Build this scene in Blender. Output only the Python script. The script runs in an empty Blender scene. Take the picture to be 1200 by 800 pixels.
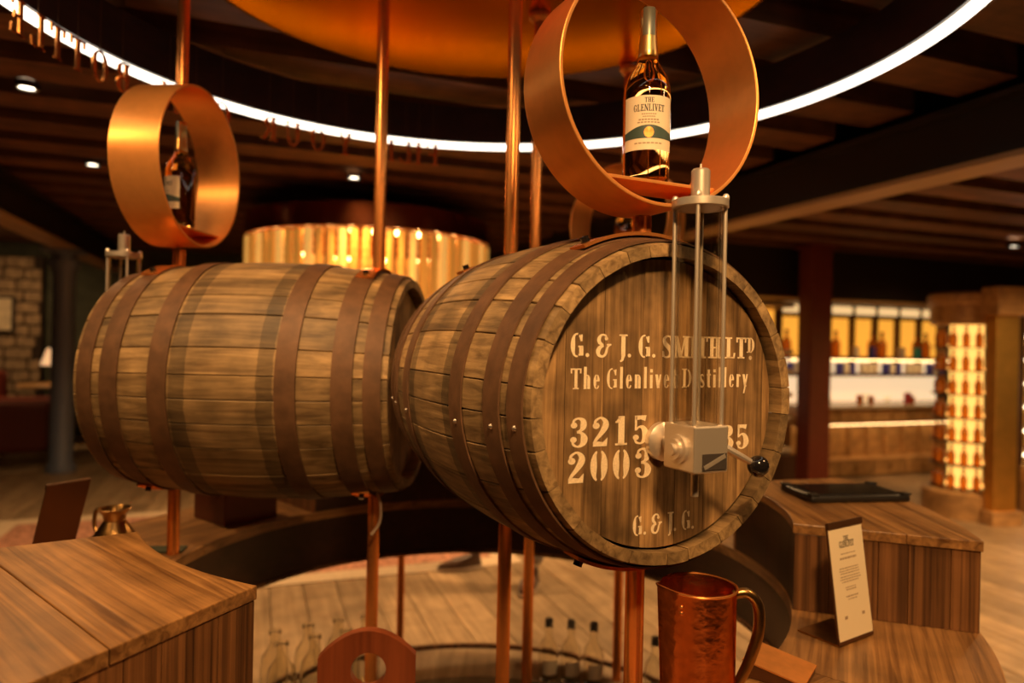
import bpy, math, random
from mathutils import Vector, Matrix
random.seed(7)
PI = math.pi
SC = bpy.context.scene
COL = SC.collection

# ---------------------------------------------------------------- camera, world, exposure
EYE = 1.35
cam_d = bpy.data.cameras.new('camera')
cam = bpy.data.objects.new('camera', cam_d); COL.objects.link(cam)
cam_d.sensor_width = 36.0; cam_d.lens = 36.0 * 820 / 1200; cam_d.clip_start = 0.02; cam_d.clip_end = 60
cam.matrix_world = Matrix.Translation((0, 0, EYE)) @ Matrix.Rotation(PI/2, 4, 'X') @ Matrix.Rotation(math.radians(1.15), 4, 'Z')
cam_d.dof.use_dof = True; cam_d.dof.focus_distance = 1.22; cam_d.dof.aperture_fstop = 1.9
SC.camera = cam
W = bpy.data.worlds.new('world'); SC.world = W; W.use_nodes = True
W.node_tree.nodes['Background'].inputs[0].default_value = (1.0, 0.55, 0.25, 1)
W.node_tree.nodes['Background'].inputs[1].default_value = 0.012
SC.view_settings.view_transform = 'Standard'; SC.view_settings.look = 'None'
SC.view_settings.gamma = 1.0; SC.view_settings.use_curve_mapping = False
SC.view_settings.exposure = 0.0
WARM = (1.0, 0.57, 0.23)
# ceiling downlights: x, y, z, watts, aim x, aim y, cone degrees
LAMPS = [
    (-0.78, 1.02, 2.44, 92, -0.70, 1.9, 105),
    (0.24, -0.05, 2.44, 180, 0.30, 1.15, 84),
    (1.70, 0.95, 2.44, 84, 1.0, 1.8, 100),
    (-1.75, 1.05, 2.44, 34, -1.2, 1.8, 105),
    (-2.2, 3.14, 2.44, 100, -1.8, 3.2, 130),
    (-2.75, 4.55, 2.44, 110, -2.75, 4.7, 130),
    (-1.1, 4.77, 2.44, 160, -0.6, 4.4, 130),
    (0.9, 4.4, 2.44, 240, 0.4, 4.2, 120),
    (2.55, 3.1, 2.24, 240, 2.5, 3.2, 130),
    (4.2, 4.2, 2.24, 240, 4.2, 4.4, 130),
    (-5.4, 7.0, 2.44, 90, -5.9, 8.2, 120),  # unseen lamp, added to brighten the stone wall
    (4.25, 5.95, 2.24, 70, 4.1, 6.6, 110),  # extra lamp, added to brighten the lower bar cabinet
]

# ---------------------------------------------------------------- materials
def new_mat(name):
    m = bpy.data.materials.new(name); m.use_nodes = True
    return m, m.node_tree.nodes, m.node_tree.links, m.node_tree.nodes['Principled BSDF']
def plain(name, c, rough=.5, metal=0., bump=0., bscale=60., var=0., **kw):
    m, N, L, b = new_mat(name)
    b.inputs['Base Color'].default_value = (*c, 1); b.inputs['Roughness'].default_value = rough; b.inputs['Metallic'].default_value = metal
    for k, v in kw.items():
        b.inputs[k].default_value = v
    if bump or var:
        tc = N.new('ShaderNodeTexCoord'); n = N.new('ShaderNodeTexNoise'); n.inputs['Scale'].default_value = bscale; n.inputs['Detail'].default_value = 5
        L.new(tc.outputs['Object'], n.inputs['Vector'])
        if bump:
            bp = N.new('ShaderNodeBump'); bp.inputs['Strength'].default_value = bump; bp.inputs['Distance'].default_value = .004
            L.new(n.outputs['Fac'], bp.inputs['Height']); L.new(bp.outputs['Normal'], b.inputs['Normal'])
        if var:
            r = N.new('ShaderNodeMapRange'); r.inputs['From Min'].default_value = .3; r.inputs['From Max'].default_value = .7
            r.inputs['To Min'].default_value = 1 - var; r.inputs['To Max'].default_value = 1 + var
            mx = N.new('ShaderNodeMixRGB'); mx.blend_type = 'MULTIPLY'; mx.inputs[0].default_value = 1; mx.inputs[1].default_value = (*c, 1)
            L.new(n.outputs['Fac'], r.inputs['Value']); L.new(r.outputs[0], mx.inputs[2]); L.new(mx.outputs[0], b.inputs['Base Color'])
    return m
def emit(name, c, s, rough=.5):
    m, N, L, b = new_mat(name)
    b.inputs['Base Color'].default_value = (*c, 1); b.inputs['Emission Color'].default_value = (*c, 1); b.inputs['Emission Strength'].default_value = s
    b.inputs['Roughness'].default_value = rough
    return m
def glass(name, c, rough=.02, ior=1.45):
    return plain(name, c, rough, 0, **{'Transmission Weight': 1.0, 'IOR': ior})
def wood(name, dark, light, grain='X', along=2.0, across=40., rough=.45, var=.35, bump=.25, stains=None, blotch=.35, coat=0.):
    """grain runs along one local axis; every object gets its own offset and tone"""
    m, N, L, b = new_mat(name)
    tc = N.new('ShaderNodeTexCoord'); oi = N.new('ShaderNodeObjectInfo')
    mul = N.new('ShaderNodeVectorMath'); mul.operation = 'SCALE'; mul.inputs[0].default_value = (7.1, 3.3, 5.7); L.new(oi.outputs['Random'], mul.inputs['Scale'])
    add = N.new('ShaderNodeVectorMath'); L.new(tc.outputs['Object'], add.inputs[0]); L.new(mul.outputs[0], add.inputs[1])
    mp = N.new('ShaderNodeMapping'); L.new(add.outputs[0], mp.inputs['Vector'])
    mp.inputs['Scale'].default_value = {'X': (along, across, across), 'Y': (across, along, across), 'Z': (across, across, along)}[grain]
    n1 = N.new('ShaderNodeTexNoise'); n1.inputs['Scale'].default_value = 1; n1.inputs['Detail'].default_value = 7; n1.inputs['Roughness'].default_value = .62; n1.inputs['Distortion'].default_value = .6
    L.new(mp.outputs[0], n1.inputs['Vector'])
    cr = N.new('ShaderNodeValToRGB'); cr.color_ramp.elements[0].position = .33; cr.color_ramp.elements[1].position = .68
    cr.color_ramp.elements[0].color = (*dark, 1); cr.color_ramp.elements[1].color = (*light, 1)
    L.new(n1.outputs['Fac'], cr.inputs[0])
    n2 = N.new('ShaderNodeTexNoise'); n2.inputs['Scale'].default_value = 9; n2.inputs['Detail'].default_value = 4; L.new(add.outputs[0], n2.inputs['Vector'])
    r2 = N.new('ShaderNodeMapRange'); r2.inputs['From Min'].default_value = .3; r2.inputs['From Max'].default_value = .7; r2.inputs['To Min'].default_value = 1 - blotch; r2.inputs['To Max'].default_value = 1 + blotch*.5
    L.new(n2.outputs['Fac'], r2.inputs['Value'])
    r3 = N.new('ShaderNodeMapRange'); r3.inputs['To Min'].default_value = 1 - var; r3.inputs['To Max'].default_value = 1 + var; L.new(oi.outputs['Random'], r3.inputs['Value'])
    mm = N.new('ShaderNodeMath'); mm.operation = 'MULTIPLY'; L.new(r2.outputs[0], mm.inputs[0]); L.new(r3.outputs[0], mm.inputs[1])
    val = mm.outputs[0]
    if stains:                       # old hoop marks: bands across the staves at given positions of the local x axis
        sx = N.new('ShaderNodeSeparateXYZ'); L.new(tc.outputs['Object'], sx.inputs[0])
        nw = N.new('ShaderNodeTexNoise'); nw.inputs['Scale'].default_value = 25; L.new(tc.outputs['Object'], nw.inputs['Vector'])
        j = N.new('ShaderNodeMath'); j.operation = 'MULTIPLY_ADD'; j.inputs[1].default_value = .012; L.new(nw.outputs['Fac'], j.inputs[0]); L.new(sx.outputs['X'], j.inputs[2])
        for (c0, hw, k) in stains:
            cp = N.new('ShaderNodeMath'); cp.operation = 'COMPARE'; cp.inputs[1].default_value = c0 + .006; cp.inputs[2].default_value = hw; L.new(j.outputs[0], cp.inputs[0])
            ma = N.new('ShaderNodeMath'); ma.operation = 'MULTIPLY_ADD'; ma.inputs[1].default_value = k - 1; ma.inputs[2].default_value = 1; L.new(cp.outputs[0], ma.inputs[0])
            m2 = N.new('ShaderNodeMath'); m2.operation = 'MULTIPLY'; L.new(val, m2.inputs[0]); L.new(ma.outputs[0], m2.inputs[1]); val = m2.outputs[0]
    mx = N.new('ShaderNodeMixRGB'); mx.blend_type = 'MULTIPLY'; mx.inputs[0].default_value = 1; L.new(cr.outputs[0], mx.inputs[1]); L.new(val, mx.inputs[2])
    L.new(mx.outputs[0], b.inputs['Base Color'])
    b.inputs['Roughness'].default_value = rough; b.inputs['Coat Weight'].default_value = coat; b.inputs['Coat Roughness'].default_value = .25
    bp = N.new('ShaderNodeBump'); bp.inputs['Strength'].default_value = bump; bp.inputs['Distance'].default_value = .003
    L.new(n1.outputs['Fac'], bp.inputs['Height']); L.new(bp.outputs['Normal'], b.inputs['Normal'])
    return m

M = {}
BL = .766                                    # barrel length
M['stave'] = wood('stave_oak', (.145, .084, .033), (.44, .285, .125), 'X', 4, 60, .6, .22, .4,
                  [(-.278, .019, .52), (-BL+.278, .019, .52)], .5)
M['head'] = wood('head_oak', (.13, .068, .025), (.44, .26, .105), 'Z', 3, 80, .55, .2, .35, None, .7)
M['hoop'] = plain('rusted_hoop_iron', (.135, .066, .030), .6, .2, .25, 30, .25)
M['rivet'] = plain('worn_rivet_steel', (.62, .52, .42), .35, .9)
M['paint'] = plain('cream_stencil_paint', (.90, .72, .47), .7, 0, .15, 300, .12)
M['copper'] = plain('brushed_copper', (.93, .36, .10), .26, .82, .03, 90, .05, **{'Specular Tint': (1.0, .42, .10, 1)})
M['copper_ring'] = plain('satin_copper', (.95, .40, .11), .34, .66, .01, 40, .04, **{'Specular Tint': (1.0, .42, .10, 1)})
M['copper_disc'] = plain('polished_copper', (.84, .25, .035), .26, 1.0, .02, 7, .06, **{'Specular Tint': (1.0, .42, .10, 1)})
M['copper_dark'] = plain('dark_copper_band', (.46, .13, .045), .22, 1.0, .02, 7, .1)
M['copper_hammer'] = plain('hammered_copper', (.60, .20, .065), .24, 1.0, .35, 60, .2, **{'Specular Tint': (1.0, .42, .10, 1)})
M['copper_plate'] = plain('copper_plate', (.90, .40, .12), .5, .8, .1, 30, .1, **{'Specular Tint': (1.0, .42, .10, 1)})
M['brass'] = plain('dull_brass', (.46, .26, .09), .3, 1.0, .1, 40, .15)
M['bronze'] = plain('bronze_brown', (.16, .075, .035), .38, .7)
M['steel'] = plain('satin_steel', (.80, .70, .58), .34, .72, .02, 150)
M['steel_black'] = plain('black_lacquer', (.012, .010, .010), .12, 0, **{'Coat Weight': .6})
def thin_glass(name):
    m, N, L, b = new_mat(name); N.remove(b); out = N['Material Output']
    tr = N.new('ShaderNodeBsdfTransparent'); tr.inputs[0].default_value = (.975, .965, .94, 1); gl = N.new('ShaderNodeBsdfGlossy'); gl.inputs['Roughness'].default_value = .04
    fr = N.new('ShaderNodeLayerWeight'); pw = N.new('ShaderNodeMath'); pw.operation = 'POWER'; pw.inputs[1].default_value = 3.5; L.new(fr.outputs['Facing'], pw.inputs[0])
    ad = N.new('ShaderNodeMath'); ad.operation = 'MULTIPLY_ADD'; ad.inputs[1].default_value = .6; ad.inputs[2].default_value = .035; L.new(pw.outputs[0], ad.inputs[0]); mx = N.new('ShaderNodeMixShader')
    L.new(ad.outputs[0], mx.inputs[0]); L.new(tr.outputs[0], mx.inputs[1]); L.new(gl.outputs[0], mx.inputs[2]); L.new(mx.outputs[0], out.inputs['Surface'])
    return m
M['clear'] = thin_glass('clear_acrylic_tube')
M['whisky'] = glass('amber_whisky_glass', (1.0, .54, .14), .02, 1.36)
M['bottle_clear'] = glass('clear_bottle_glass', (.95, .93, .86), .03, 1.3)
M['label'] = plain('cream_label_paper', (.84, .70, .48), .6)
M['label_green'] = plain('green_label_band', (.05, .085, .07), .5)
M['label_gold'] = plain('orange_gold_seal', (.72, .30, .04), .4, .3)
M['ink'] = plain('dark_ink', (.045, .035, .03), .6)
M['ink_soft'] = plain('brown_ink', (.42, .30, .19), .6)
M['foil'] = plain('grey_green_foil', (.23, .22, .15), .35, .5)
M['foil_gold'] = plain('gold_foil', (.80, .48, .14), .28, .9)
M['oak_top'] = wood('oiled_oak_top', (.12, .050, .015), (.44, .222, .074), 'Y', 1.6, 55, .36, .2, .25, None, .3, .15)
M['oak_side'] = wood('ribbed_oak_side', (.045, .016, .005), (.30, .13, .043), 'Z', .8, 75, .45, .22, .5, None, .2)
M['dark_fascia'] = wood('dark_stained_fascia', (.020, .006, .003), (.042, .012, .006), 'Y', 2, 30, .4, .1, .1)
M['red_box'] = plain('dark_red_lacquer', (.13, .030, .012), .4, 0, .05, 30, .15)
M['red_wood'] = wood('red_stained_board', (.15, .034, .011), (.25, .060, .019), 'Z', 2, 60, .38, .05, .15, None, .15, .2)
M['floor'] = wood('worn_floorboard', (.26, .172, .095), (.46, .325, .195), 'Y', 1.4, 26, .42, .22, .15, None, .25)
M['joist'] = wood('brown_joist', (.085, .031, .010), (.22, .085, .027), 'X', 1.0, 18, .6, .25, .2)
M['ceil'] = wood('dark_ceiling_board', (.020, .008, .004), (.05, .020, .009), 'X', 1, 10, .7, .1, .1)
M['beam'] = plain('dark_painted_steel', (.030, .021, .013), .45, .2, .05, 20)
M['flange'] = plain('flange_painted_lit', (.46, .29, .14), .5, .1)  # light on the lower edges of dark steel, put into a pale colour
M['col_red'] = plain('oxide_red_column', (.16, .030, .014), .45, 0, .03, 20, .1)
M['col_bluish_lit'] = plain('column_painted_bluish_lit', (.17, .20, .29), .45, .1)  # bluish light falling on the column is mixed into its base colour
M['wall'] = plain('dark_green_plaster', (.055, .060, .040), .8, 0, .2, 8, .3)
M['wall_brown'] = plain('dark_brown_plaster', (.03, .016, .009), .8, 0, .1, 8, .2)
M['stone'] = plain('pale_wall_stone', (.36, .25, .15), .85, 0, .8, 14, .4)
M['led'] = emit('led_strip', (1.0, .88, .70), 3.6)
M['led_shelf'] = emit('shelf_led', (1.0, .62, .24), 7.0)
M['led_white'] = emit('white_shelf_led', (1.0, .84, .58), 6.0)
M['lamp_lens'] = emit('downlight_lens', (1.0, .82, .58), 9.0)
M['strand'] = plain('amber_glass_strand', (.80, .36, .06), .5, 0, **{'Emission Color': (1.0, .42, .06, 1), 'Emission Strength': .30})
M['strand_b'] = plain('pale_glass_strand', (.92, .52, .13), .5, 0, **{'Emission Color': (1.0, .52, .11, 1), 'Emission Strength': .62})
M['bulb'] = emit('chandelier_bulb', (1.0, .62, .19), 26.0)
M['backlit'] = emit('amber_backlit_panel', (1.0, .42, .045), .95)
M['backlit_pale'] = emit('pale_backlit_panel', (1.0, .72, .42), .85)
M['lampbox'] = emit('shelf_lamp_box', (1.0, .62, .26), .95)
M['core'] = emit('glowing_display_core', (1.0, .55, .12), 1.5)
M['shelf_wood'] = wood('light_oak_cabinet', (.42, .23, .09), (.62, .36, .15), 'X', 2, 20, .4, .12, .1)
M['shelf_frame'] = plain('dark_bronze_frame', (.085, .038, .018), .45, .3)
M['counter'] = plain('cream_stone_top', (.62, .50, .36), .25)
M['brass_panel'] = plain('satin_brass_panel', (.88, .52, .13), .42, 1.0, .02, 10, .1)
M['white_card'] = plain('white_carton', (.90, .78, .64), .6)
M['blue_card'] = plain('deep_blue_carton', (.06, .05, .35), .5)
M['teal_card'] = plain('teal_carton', (.05, .45, .50), .5)
M['red_card'] = plain('red_carton', (.45, .04, .03), .5)
M['amber_opaque'] = plain('amber_bottle', (.70, .24, .03), .12, 0, **{'Emission Color': (1.0, .36, .04, 1), 'Emission Strength': 0.0, 'Transmission Weight': .55})
M['dark_cap'] = plain('dark_bottle_cap', (.05, .022, .012), .4)
M['grey_cap'] = plain('grey_stopper', (.10, .085, .07), .5)
M['rug'] = plain('faded_red_rug', (.42, .20, .13), .95, 0, .4, 30, .6)
M['rug_edge'] = plain('cream_rug_border', (.62, .48, .33), .95, 0, .3, 60, .15)
M['leather'] = plain('oxblood_leather', (.13, .022, .012), .4, 0, .2, 40, .2)
M['skin'] = plain('skin', (.62, .36, .24), .5)
M['trouser'] = plain('grey_trousers', (.26, .22, .19), .85)
M['coat'] = plain('dark_jacket', (.035, .030, .030), .8)
M['shoe'] = plain('brown_shoe_leather', (.07, .035, .022), .35)
M['sole'] = plain('pale_shoe_sole', (.55, .45, .36), .7)
M['hair'] = plain('dark_hair', (.025, .015, .010), .6)
M['black_plastic'] = plain('black_plastic', (.014, .012, .011), .38)
M['screen'] = plain('dark_glass_screen', (.020, .016, .014), .10)
M['hose'] = plain('white_hose', (.62, .50, .38), .4)
M['frame_wood'] = plain('black_picture_frame', (.03, .02, .015), .4)
M['print'] = plain('cream_print', (.70, .58, .40), .7, 0, .05, 20, .2)
M['green_cloth'] = plain('dark_green_mat', (.045, .055, .030), .95)

# ---------------------------------------------------------------- mesh helpers
class MB:
    def __init__(self): self.v = []; self.f = []
    def add(self, vs, fs):
        o = len(self.v); self.v += [tuple(p) for p in vs]; self.f += [tuple(i + o for i in q) for q in fs]; return self
    def box(self, c, s, rz=0., mat=None):
        x, y, z = s[0]/2, s[1]/2, s[2]/2
        P = [Vector((i*x, j*y, k*z)) for i in (-1, 1) for j in (-1, 1) for k in (-1, 1)]
        R = mat or Matrix.Rotation(rz, 3, 'Z')
        P = [R @ p + Vector(c) for p in P]
        return self.add(P, [(0, 1, 3, 2), (4, 6, 7, 5), (0, 4, 5, 1), (2, 3, 7, 6), (0, 2, 6, 4), (1, 5, 7, 3)])
    def lathe(self, prof, n=32, c=(0, 0, 0), a0=0., a1=2*PI, axis='Z'):
        full = abs(a1 - a0 - 2*PI) < 1e-6; k = n if full else n + 1; m = len(prof)
        vs = []
        for i in range(k):
            a = a0 + (a1 - a0)*i/n
            for r, z in prof:
                p = (r*math.cos(a), r*math.sin(a), z) if axis == 'Z' else (z, r*math.cos(a), r*math.sin(a))
                vs.append((p[0]+c[0], p[1]+c[1], p[2]+c[2]))
        fs = []
        for i in range(n):
            i2 = (i + 1) % k
            for j in range(m - 1):
                fs.append((i*m+j, i2*m+j, i2*m+j+1, i*m+j+1))
        self.add(vs, fs)
        if full:
            o = len(self.v) - k*m
            for j in (0, m-1):
                if prof[j][0] > 1e-5 and prof[0] != prof[-1]:
                    self.f.append(tuple(o + i*m + j for i in range(k)))
        return self
    def cyl(self, p, q, r, n=16, r2=None):
        p = Vector(p); q = Vector(q); d = (q - p).normalized()
        u = d.orthogonal().normalized(); w = d.cross(u); r2 = r if r2 is None else r2
        vs = [p + (u*math.cos(2*PI*i/n) + w*math.sin(2*PI*i/n))*r for i in range(n)] + [q + (u*math.cos(2*PI*i/n) + w*math.sin(2*PI*i/n))*r2 for i in range(n)]
        fs = [(i, (i+1) % n, n+(i+1) % n, n+i) for i in range(n)] + [tuple(range(n))[::-1], tuple(range(n, 2*n))]
        return self.add(vs, fs)
    def tube(self, pts, r, n=12, radii=None):
        pts = [Vector(p) for p in pts]; m = len(pts); u = None; vs = []
        for i, p in enumerate(pts):
            d = (pts[min(i+1, m-1)] - pts[max(i-1, 0)]).normalized()
            if u is None: u = d.orthogonal().normalized()
            else: u = (u - d*u.dot(d)).normalized()
            w = d.cross(u); rr = radii[i] if radii else r
            vs += [p + (u*math.cos(2*PI*k/n) + w*math.sin(2*PI*k/n))*rr for k in range(n)]
        fs = [(i*n+k, i*n+(k+1) % n, (i+1)*n+(k+1) % n, (i+1)*n+k) for i in range(m-1) for k in range(n)]
        fs += [tuple(range(n))[::-1], tuple((m-1)*n+k for k in range(n))]
        return self.add(vs, fs)
    def prism(self, poly, z0, z1):
        n = len(poly)
        vs = [(x, y, z0) for x, y in poly] + [(x, y, z1) for x, y in poly]
        fs = [tuple(range(n))[::-1], tuple(range(n, 2*n))] + [(i, (i+1) % n, n+(i+1) % n, n+i) for i in range(n)]
        return self.add(vs, fs)
    def ball(self, c, r, n=14):
        prof = [(max(r*math.sin(PI*i/n), 0), -r*math.cos(PI*i/n)) for i in range(n+1)]
        return self.lathe(prof, 2*n, c)
    def data(self, name, mat=None, smooth=False, angle=35):
        me = bpy.data.meshes.new(name); me.from_pydata(self.v, [], self.f); me.validate(); me.update()
        import bmesh
        b = bmesh.new(); b.from_mesh(me); bmesh.ops.remove_doubles(b, verts=b.verts, dist=1e-6); bmesh.ops.recalc_face_normals(b, faces=b.faces); b.to_mesh(me); b.free()
        if mat: me.materials.append(M[mat] if isinstance(mat, str) else mat)
        if smooth:
            for p in me.polygons: p.use_smooth = True
            me.set_sharp_from_angle(angle=math.radians(angle))
        return me
    def build(self, name, mat, parent=None, loc=None, rz=0., smooth=False, bevel=0., angle=35):
        o = bpy.data.objects.new(name, self.data(name, mat, smooth, angle)); COL.objects.link(o)
        if parent: o.parent = parent
        if loc is not None: o.location = loc
        if rz: o.rotation_euler = (0, 0, rz)
        if bevel:
            md = o.modifiers.new('bevel', 'BEVEL'); md.width = bevel; md.segments = 2; md.limit_method = 'ANGLE'; md.angle_limit = math.radians(40)
        return o
def tag(o, label=None, cat=None, group=None, kind=None):
    if label: o['label'] = label
    if cat: o['category'] = cat
    if group: o['group'] = group
    if kind: o['kind'] = kind
    return o
def empty(name, loc=(0, 0, 0), rz=0., label=None, cat=None, group=None):
    o = bpy.data.objects.new(name, None); COL.objects.link(o); o.location = loc; o.rotation_euler = (0, 0, rz); o.empty_display_size = .05
    return tag(o, label, cat, group)
def inst(name, me, parent=None, loc=None, rz=0.):
    o = bpy.data.objects.new(name, me); COL.objects.link(o)
    if parent: o.parent = parent
    if loc is not None: o.location = loc
    if rz: o.rotation_euler = (0, 0, rz)
    return o
def copy_tree(o, parent=None):
    kids = [c for c in ALLKIDS(o)]
    c = o.copy(); COL.objects.link(c); c.parent = parent
    for k in kids: copy_tree(k, c)
    return c
def ALLKIDS(o): return [x for x in COL.objects if x.parent == o]
def sector(r0, r1, a0, a1, n=16):
    return [(r0*math.cos(a0+(a1-a0)*i/n), r0*math.sin(a0+(a1-a0)*i/n)) for i in range(n+1)] + [(r1*math.cos(a1+(a0-a1)*i/n), r1*math.sin(a1+(a0-a1)*i/n)) for i in range(n+1)]
R20 = math.radians(20)
EU = Vector((math.cos(R20), math.sin(R20), 0)); EV = Vector((-math.sin(R20), math.cos(R20), 0))
def UV(u, v, z=0.): return EU*u + EV*v + Vector((0, 0, z))          # the room's own axes: u to the right, v away

# ---------------------------------------------------------------- lettering: strokes in a box of height 1
def catmull(P, n=7):
    out = []
    for i in range(len(P)-1):
        p0 = P[max(i-1, 0)]; p1 = P[i]; p2 = P[i+1]; p3 = P[min(i+2, len(P)-1)]
        for k in range(n):
            t = k/n
            out.append(tuple(.5*((2*b)+(-a+c)*t+(2*a-5*b+4*c-d)*t*t+(-a+3*b-3*c+d)*t**3) for a, b, c, d in zip(p0, p1, p2, p3)))
    out.append(tuple(P[-1])); return out
def glyph(ch, T, t, st=.0):
    """strokes of one character: list of (left points, right points) ribbons, and its advance width. T thick, t thin, st stencil gap"""
    S = []
    def line(x0, y0, x1, y1, w0, w1=None):
        w1 = w0 if w1 is None else w1
        dx, dy = x1-x0, y1-y0; l = math.hypot(dx, dy); nx, ny = -dy/l, dx/l
        S.append(([(x0+nx*w0/2, y0+ny*w0/2), (x1+nx*w1/2, y1+ny*w1/2)], [(x0-nx*w0/2, y0-ny*w0/2), (x1-nx*w1/2, y1-ny*w1/2)]))
    def stem(x, y0=0, y1=1, w=None): line(x, y0, x, y1, T if w is None else w)
    def bar(x0, x1, y, w=None): line(x0, y, x1, y, t if w is None else w)
    def ser(x, y, w=None):
        w = w or T*2.0; yy = y + (t/2 if y < .5 else -t/2); bar(x-w/2, x+w/2, yy)
    def diag(x0, y0, x1, y1, w):      # horizontally cut stroke
        S.append(([(x0-w/2, y0), (x1-w/2, y1)], [(x0+w/2, y0), (x1+w/2, y1)]))
    def arc(cx, cy, rx, ry, a0, a1, n=14, thin=None, thick=None):
        a0 = math.radians(a0); a1 = math.radians(a1); A = []; B = []
        tn = t if thin is None else thin; tk = T if thick is None else thick
        for i in range(n+1):
            a = a0+(a1-a0)*i/n; w = tn+(tk-tn)*abs(math.cos(a))**1.3
            A.append((cx+rx*math.cos(a), cy+ry*math.sin(a))); B.append((cx+(rx-w)*math.cos(a), cy+(ry-max(tn, w*.35))*math.sin(a)))
        S.append((A, B))
    def sp(P):
        Q = catmull(P); A = []; B = []
        for i, q in enumerate(Q):
            p = Q[max(i-1, 0)]; r = Q[min(i+1, len(Q)-1)]; dx, dy = r[0]-p[0], r[1]-p[1]; l = math.hypot(dx, dy) or 1
            A.append((q[0]-dy/l*q[2]/2, q[1]+dx/l*q[2]/2)); B.append((q[0]+dy/l*q[2]/2, q[1]-dx/l*q[2]/2))
        S.append((A, B))
    def dot(cx, cy, r):
        n = 6; S.append(([(cx-r*math.cos(PI*i/n), cy+r*math.sin(PI*i/n)) for i in range(n+1)], [(cx-r*math.cos(PI*i/n), cy-r*math.sin(PI*i/n)) for i in range(n+1)]))
    g = st; h = T/2
    if ch == ' ': return S, .15
    if ch == '.': dot(.09, .085, .085); return S, .22
    if ch == 'I': stem(h+.06); ser(h+.06, 0); ser(h+.06, 1); w = T+.12
    elif ch == 'L': stem(h+.06); ser(h+.06, 0); ser(h+.06, 1); bar(h+.06, .50, t/2); diag(.50-t/2, 0, .50, .26, t*1.2); w = .53
    elif ch == 'T': stem(.28); ser(.28, 0); bar(.02, .54, 1-t/2); diag(.04, .76, .03, 1, t*1.2); diag(.52, .76, .53, 1, t*1.2); w = .56
    elif ch == 'H':
        stem(h+.06); stem(.58-h); [ser(x, y) for x in (h+.06, .58-h) for y in (0, 1)]; bar(T+.06, .58-T, .5); w = .64
    elif ch in 'EF':
        stem(h+.06); ser(h+.06, 0 if ch == 'E' else 0); ser(h+.06, 1); bar(h, .48, 1-t/2); diag(.46, .78, .48, 1, t*1.2); bar(h, .38, .52); diag(.38, .42, .38, .62, t)
        if ch == 'E': bar(h, .50, t/2); diag(.50, 0, .48, .24, t*1.2)
        w = .53
    elif ch == 'M':
        stem(.08+t/2, 0, 1, t*1.3); diag(.12, 1, .37, .02, T); diag(.37, .02, .60, 1, t*1.2); stem(.66, 0, 1, T); ser(.08, 0, T*1.4); ser(.66, 0); ser(.08, 1, T*1.2); ser(.66, 1); w = .78
    elif ch == 'N':
        stem(.09, 0, 1, t*1.3); diag(.09, 1, .52, 0, T*1.05); stem(.54, 0, 1, t*1.3); ser(.09, 0, T*1.4); ser(.54, 1, T*1.4); ser(.06, 1, T); w = .62
    elif ch == 'V':
        diag(.12, 1, .31, 0, T); diag(.31, 0, .50, 1, t*1.3); ser(.12, 1); ser(.50, 1, T*1.4); w = .60
    elif ch == 'W':
        diag(.10, 1, .26, 0, T); diag(.26, 0, .44, 1, t*1.3); diag(.44, 1, .60, 0, T); diag(.60, 0, .76, 1, t*1.3); ser(.10, 1); ser(.76, 1, T*1.4); ser(.44, 1); w = .86
    elif ch == 'Y':
        diag(.11, 1, .30, .46, T); diag(.30, .46, .50, 1, t*1.3); stem(.30, 0, .48); ser(.11, 1); ser(.50, 1, T*1.4); ser(.30, 0); w = .60
    elif ch == 'G':
        arc(.30, .5, .28, .51, 70+g, 290-g); arc(.30, .5, .25, .51, 28, 62, 6, t, t*1.3); diag(.50, .66, .51, .95, t*1.1); arc(.30, .5, .24, .51, 295, 320, 5, t, t); stem(.50, .06, .44, T*.95); bar(.36, .58, .44); w = .62
    elif ch == 'J':
        stem(.24, .06, 1); ser(.24, 1); sp([(.24, .10, T*.9), (.20, -.10, T*.6), (.10, -.18, t)]); w = .38
    elif ch == 'S':
        sp([(.44, .76, t*1.1), (.40, .93, t*1.1), (.25, .97, t*1.2), (.10, .84, T*.75), (.15, .64, T), (.30, .50, T*1.1), (.42, .32, T), (.40, .12, T*.7), (.26, .03, t*1.2), (.10, .07, t*1.1), (.06, .26, t*1.1)])
        diag(.45, .70, .45, .96, t); diag(.05, .04, .05, .30, t); w = .52
    elif ch in 'DB':
        stem(h+.06); ser(h+.06, 0); ser(h+.06, 1)
        if ch == 'D': arc(.22, .5, .36, .5, -80+g, 80-g); bar(h, .26, t/2); bar(h, .26, 1-t/2); w = .62
        else:
            arc(.24, .75, .24, .25, -85, 85); arc(.24, .26, .29, .26, -85, 85); bar(h, .26, t/2); bar(h, .26, 1-t/2); bar(h, .26, .5); w = .58
    elif ch == 'R':
        stem(h+.06); ser(h+.06, 0); ser(h+.06, 1); arc(.24, .73, .25, .27, -85, 85); bar(h, .26, 1-t/2); bar(h, .26, .47); diag(.28, .48, .52, 0, T*.95); bar(.46, .60, t/2); w = .60
    elif ch == 'O':
        arc(.32, .5, .30, .51, 90+g*1.6, 270-g*1.6); arc(.32, .5, .30, .51, -90+g*1.6, 90-g*1.6); w = .64
    elif ch == 'U':
        stem(h+.05, .3, 1); arc(.29, .32, .245, .33, 180, 360, 14, t*1.2, T*.8); stem(.52, .3, 1, t*1.3); ser(h+.05, 1); ser(.52, 1, T*1.4); w = .62
    elif ch == '&':
        sp([(.60, .52, t*1.1), (.50, .42, t*1.2), (.42, .16, T*.6), (.28, .03, t*1.3), (.10, .10, T*.7), (.07, .27, T), (.16, .42, T*.8), (.32, .50, t*1.2)])
        sp([(.30, .52, t*1.1), (.14, .62, T*.8), (.10, .78, T*.85), (.22, .95, t*1.2), (.40, .93, t*1.2), (.46, .78, t*1.3)]); dot(.44, .80, T*.42); bar(.46, .68, .54); w = .72
    elif ch == '0':
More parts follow.
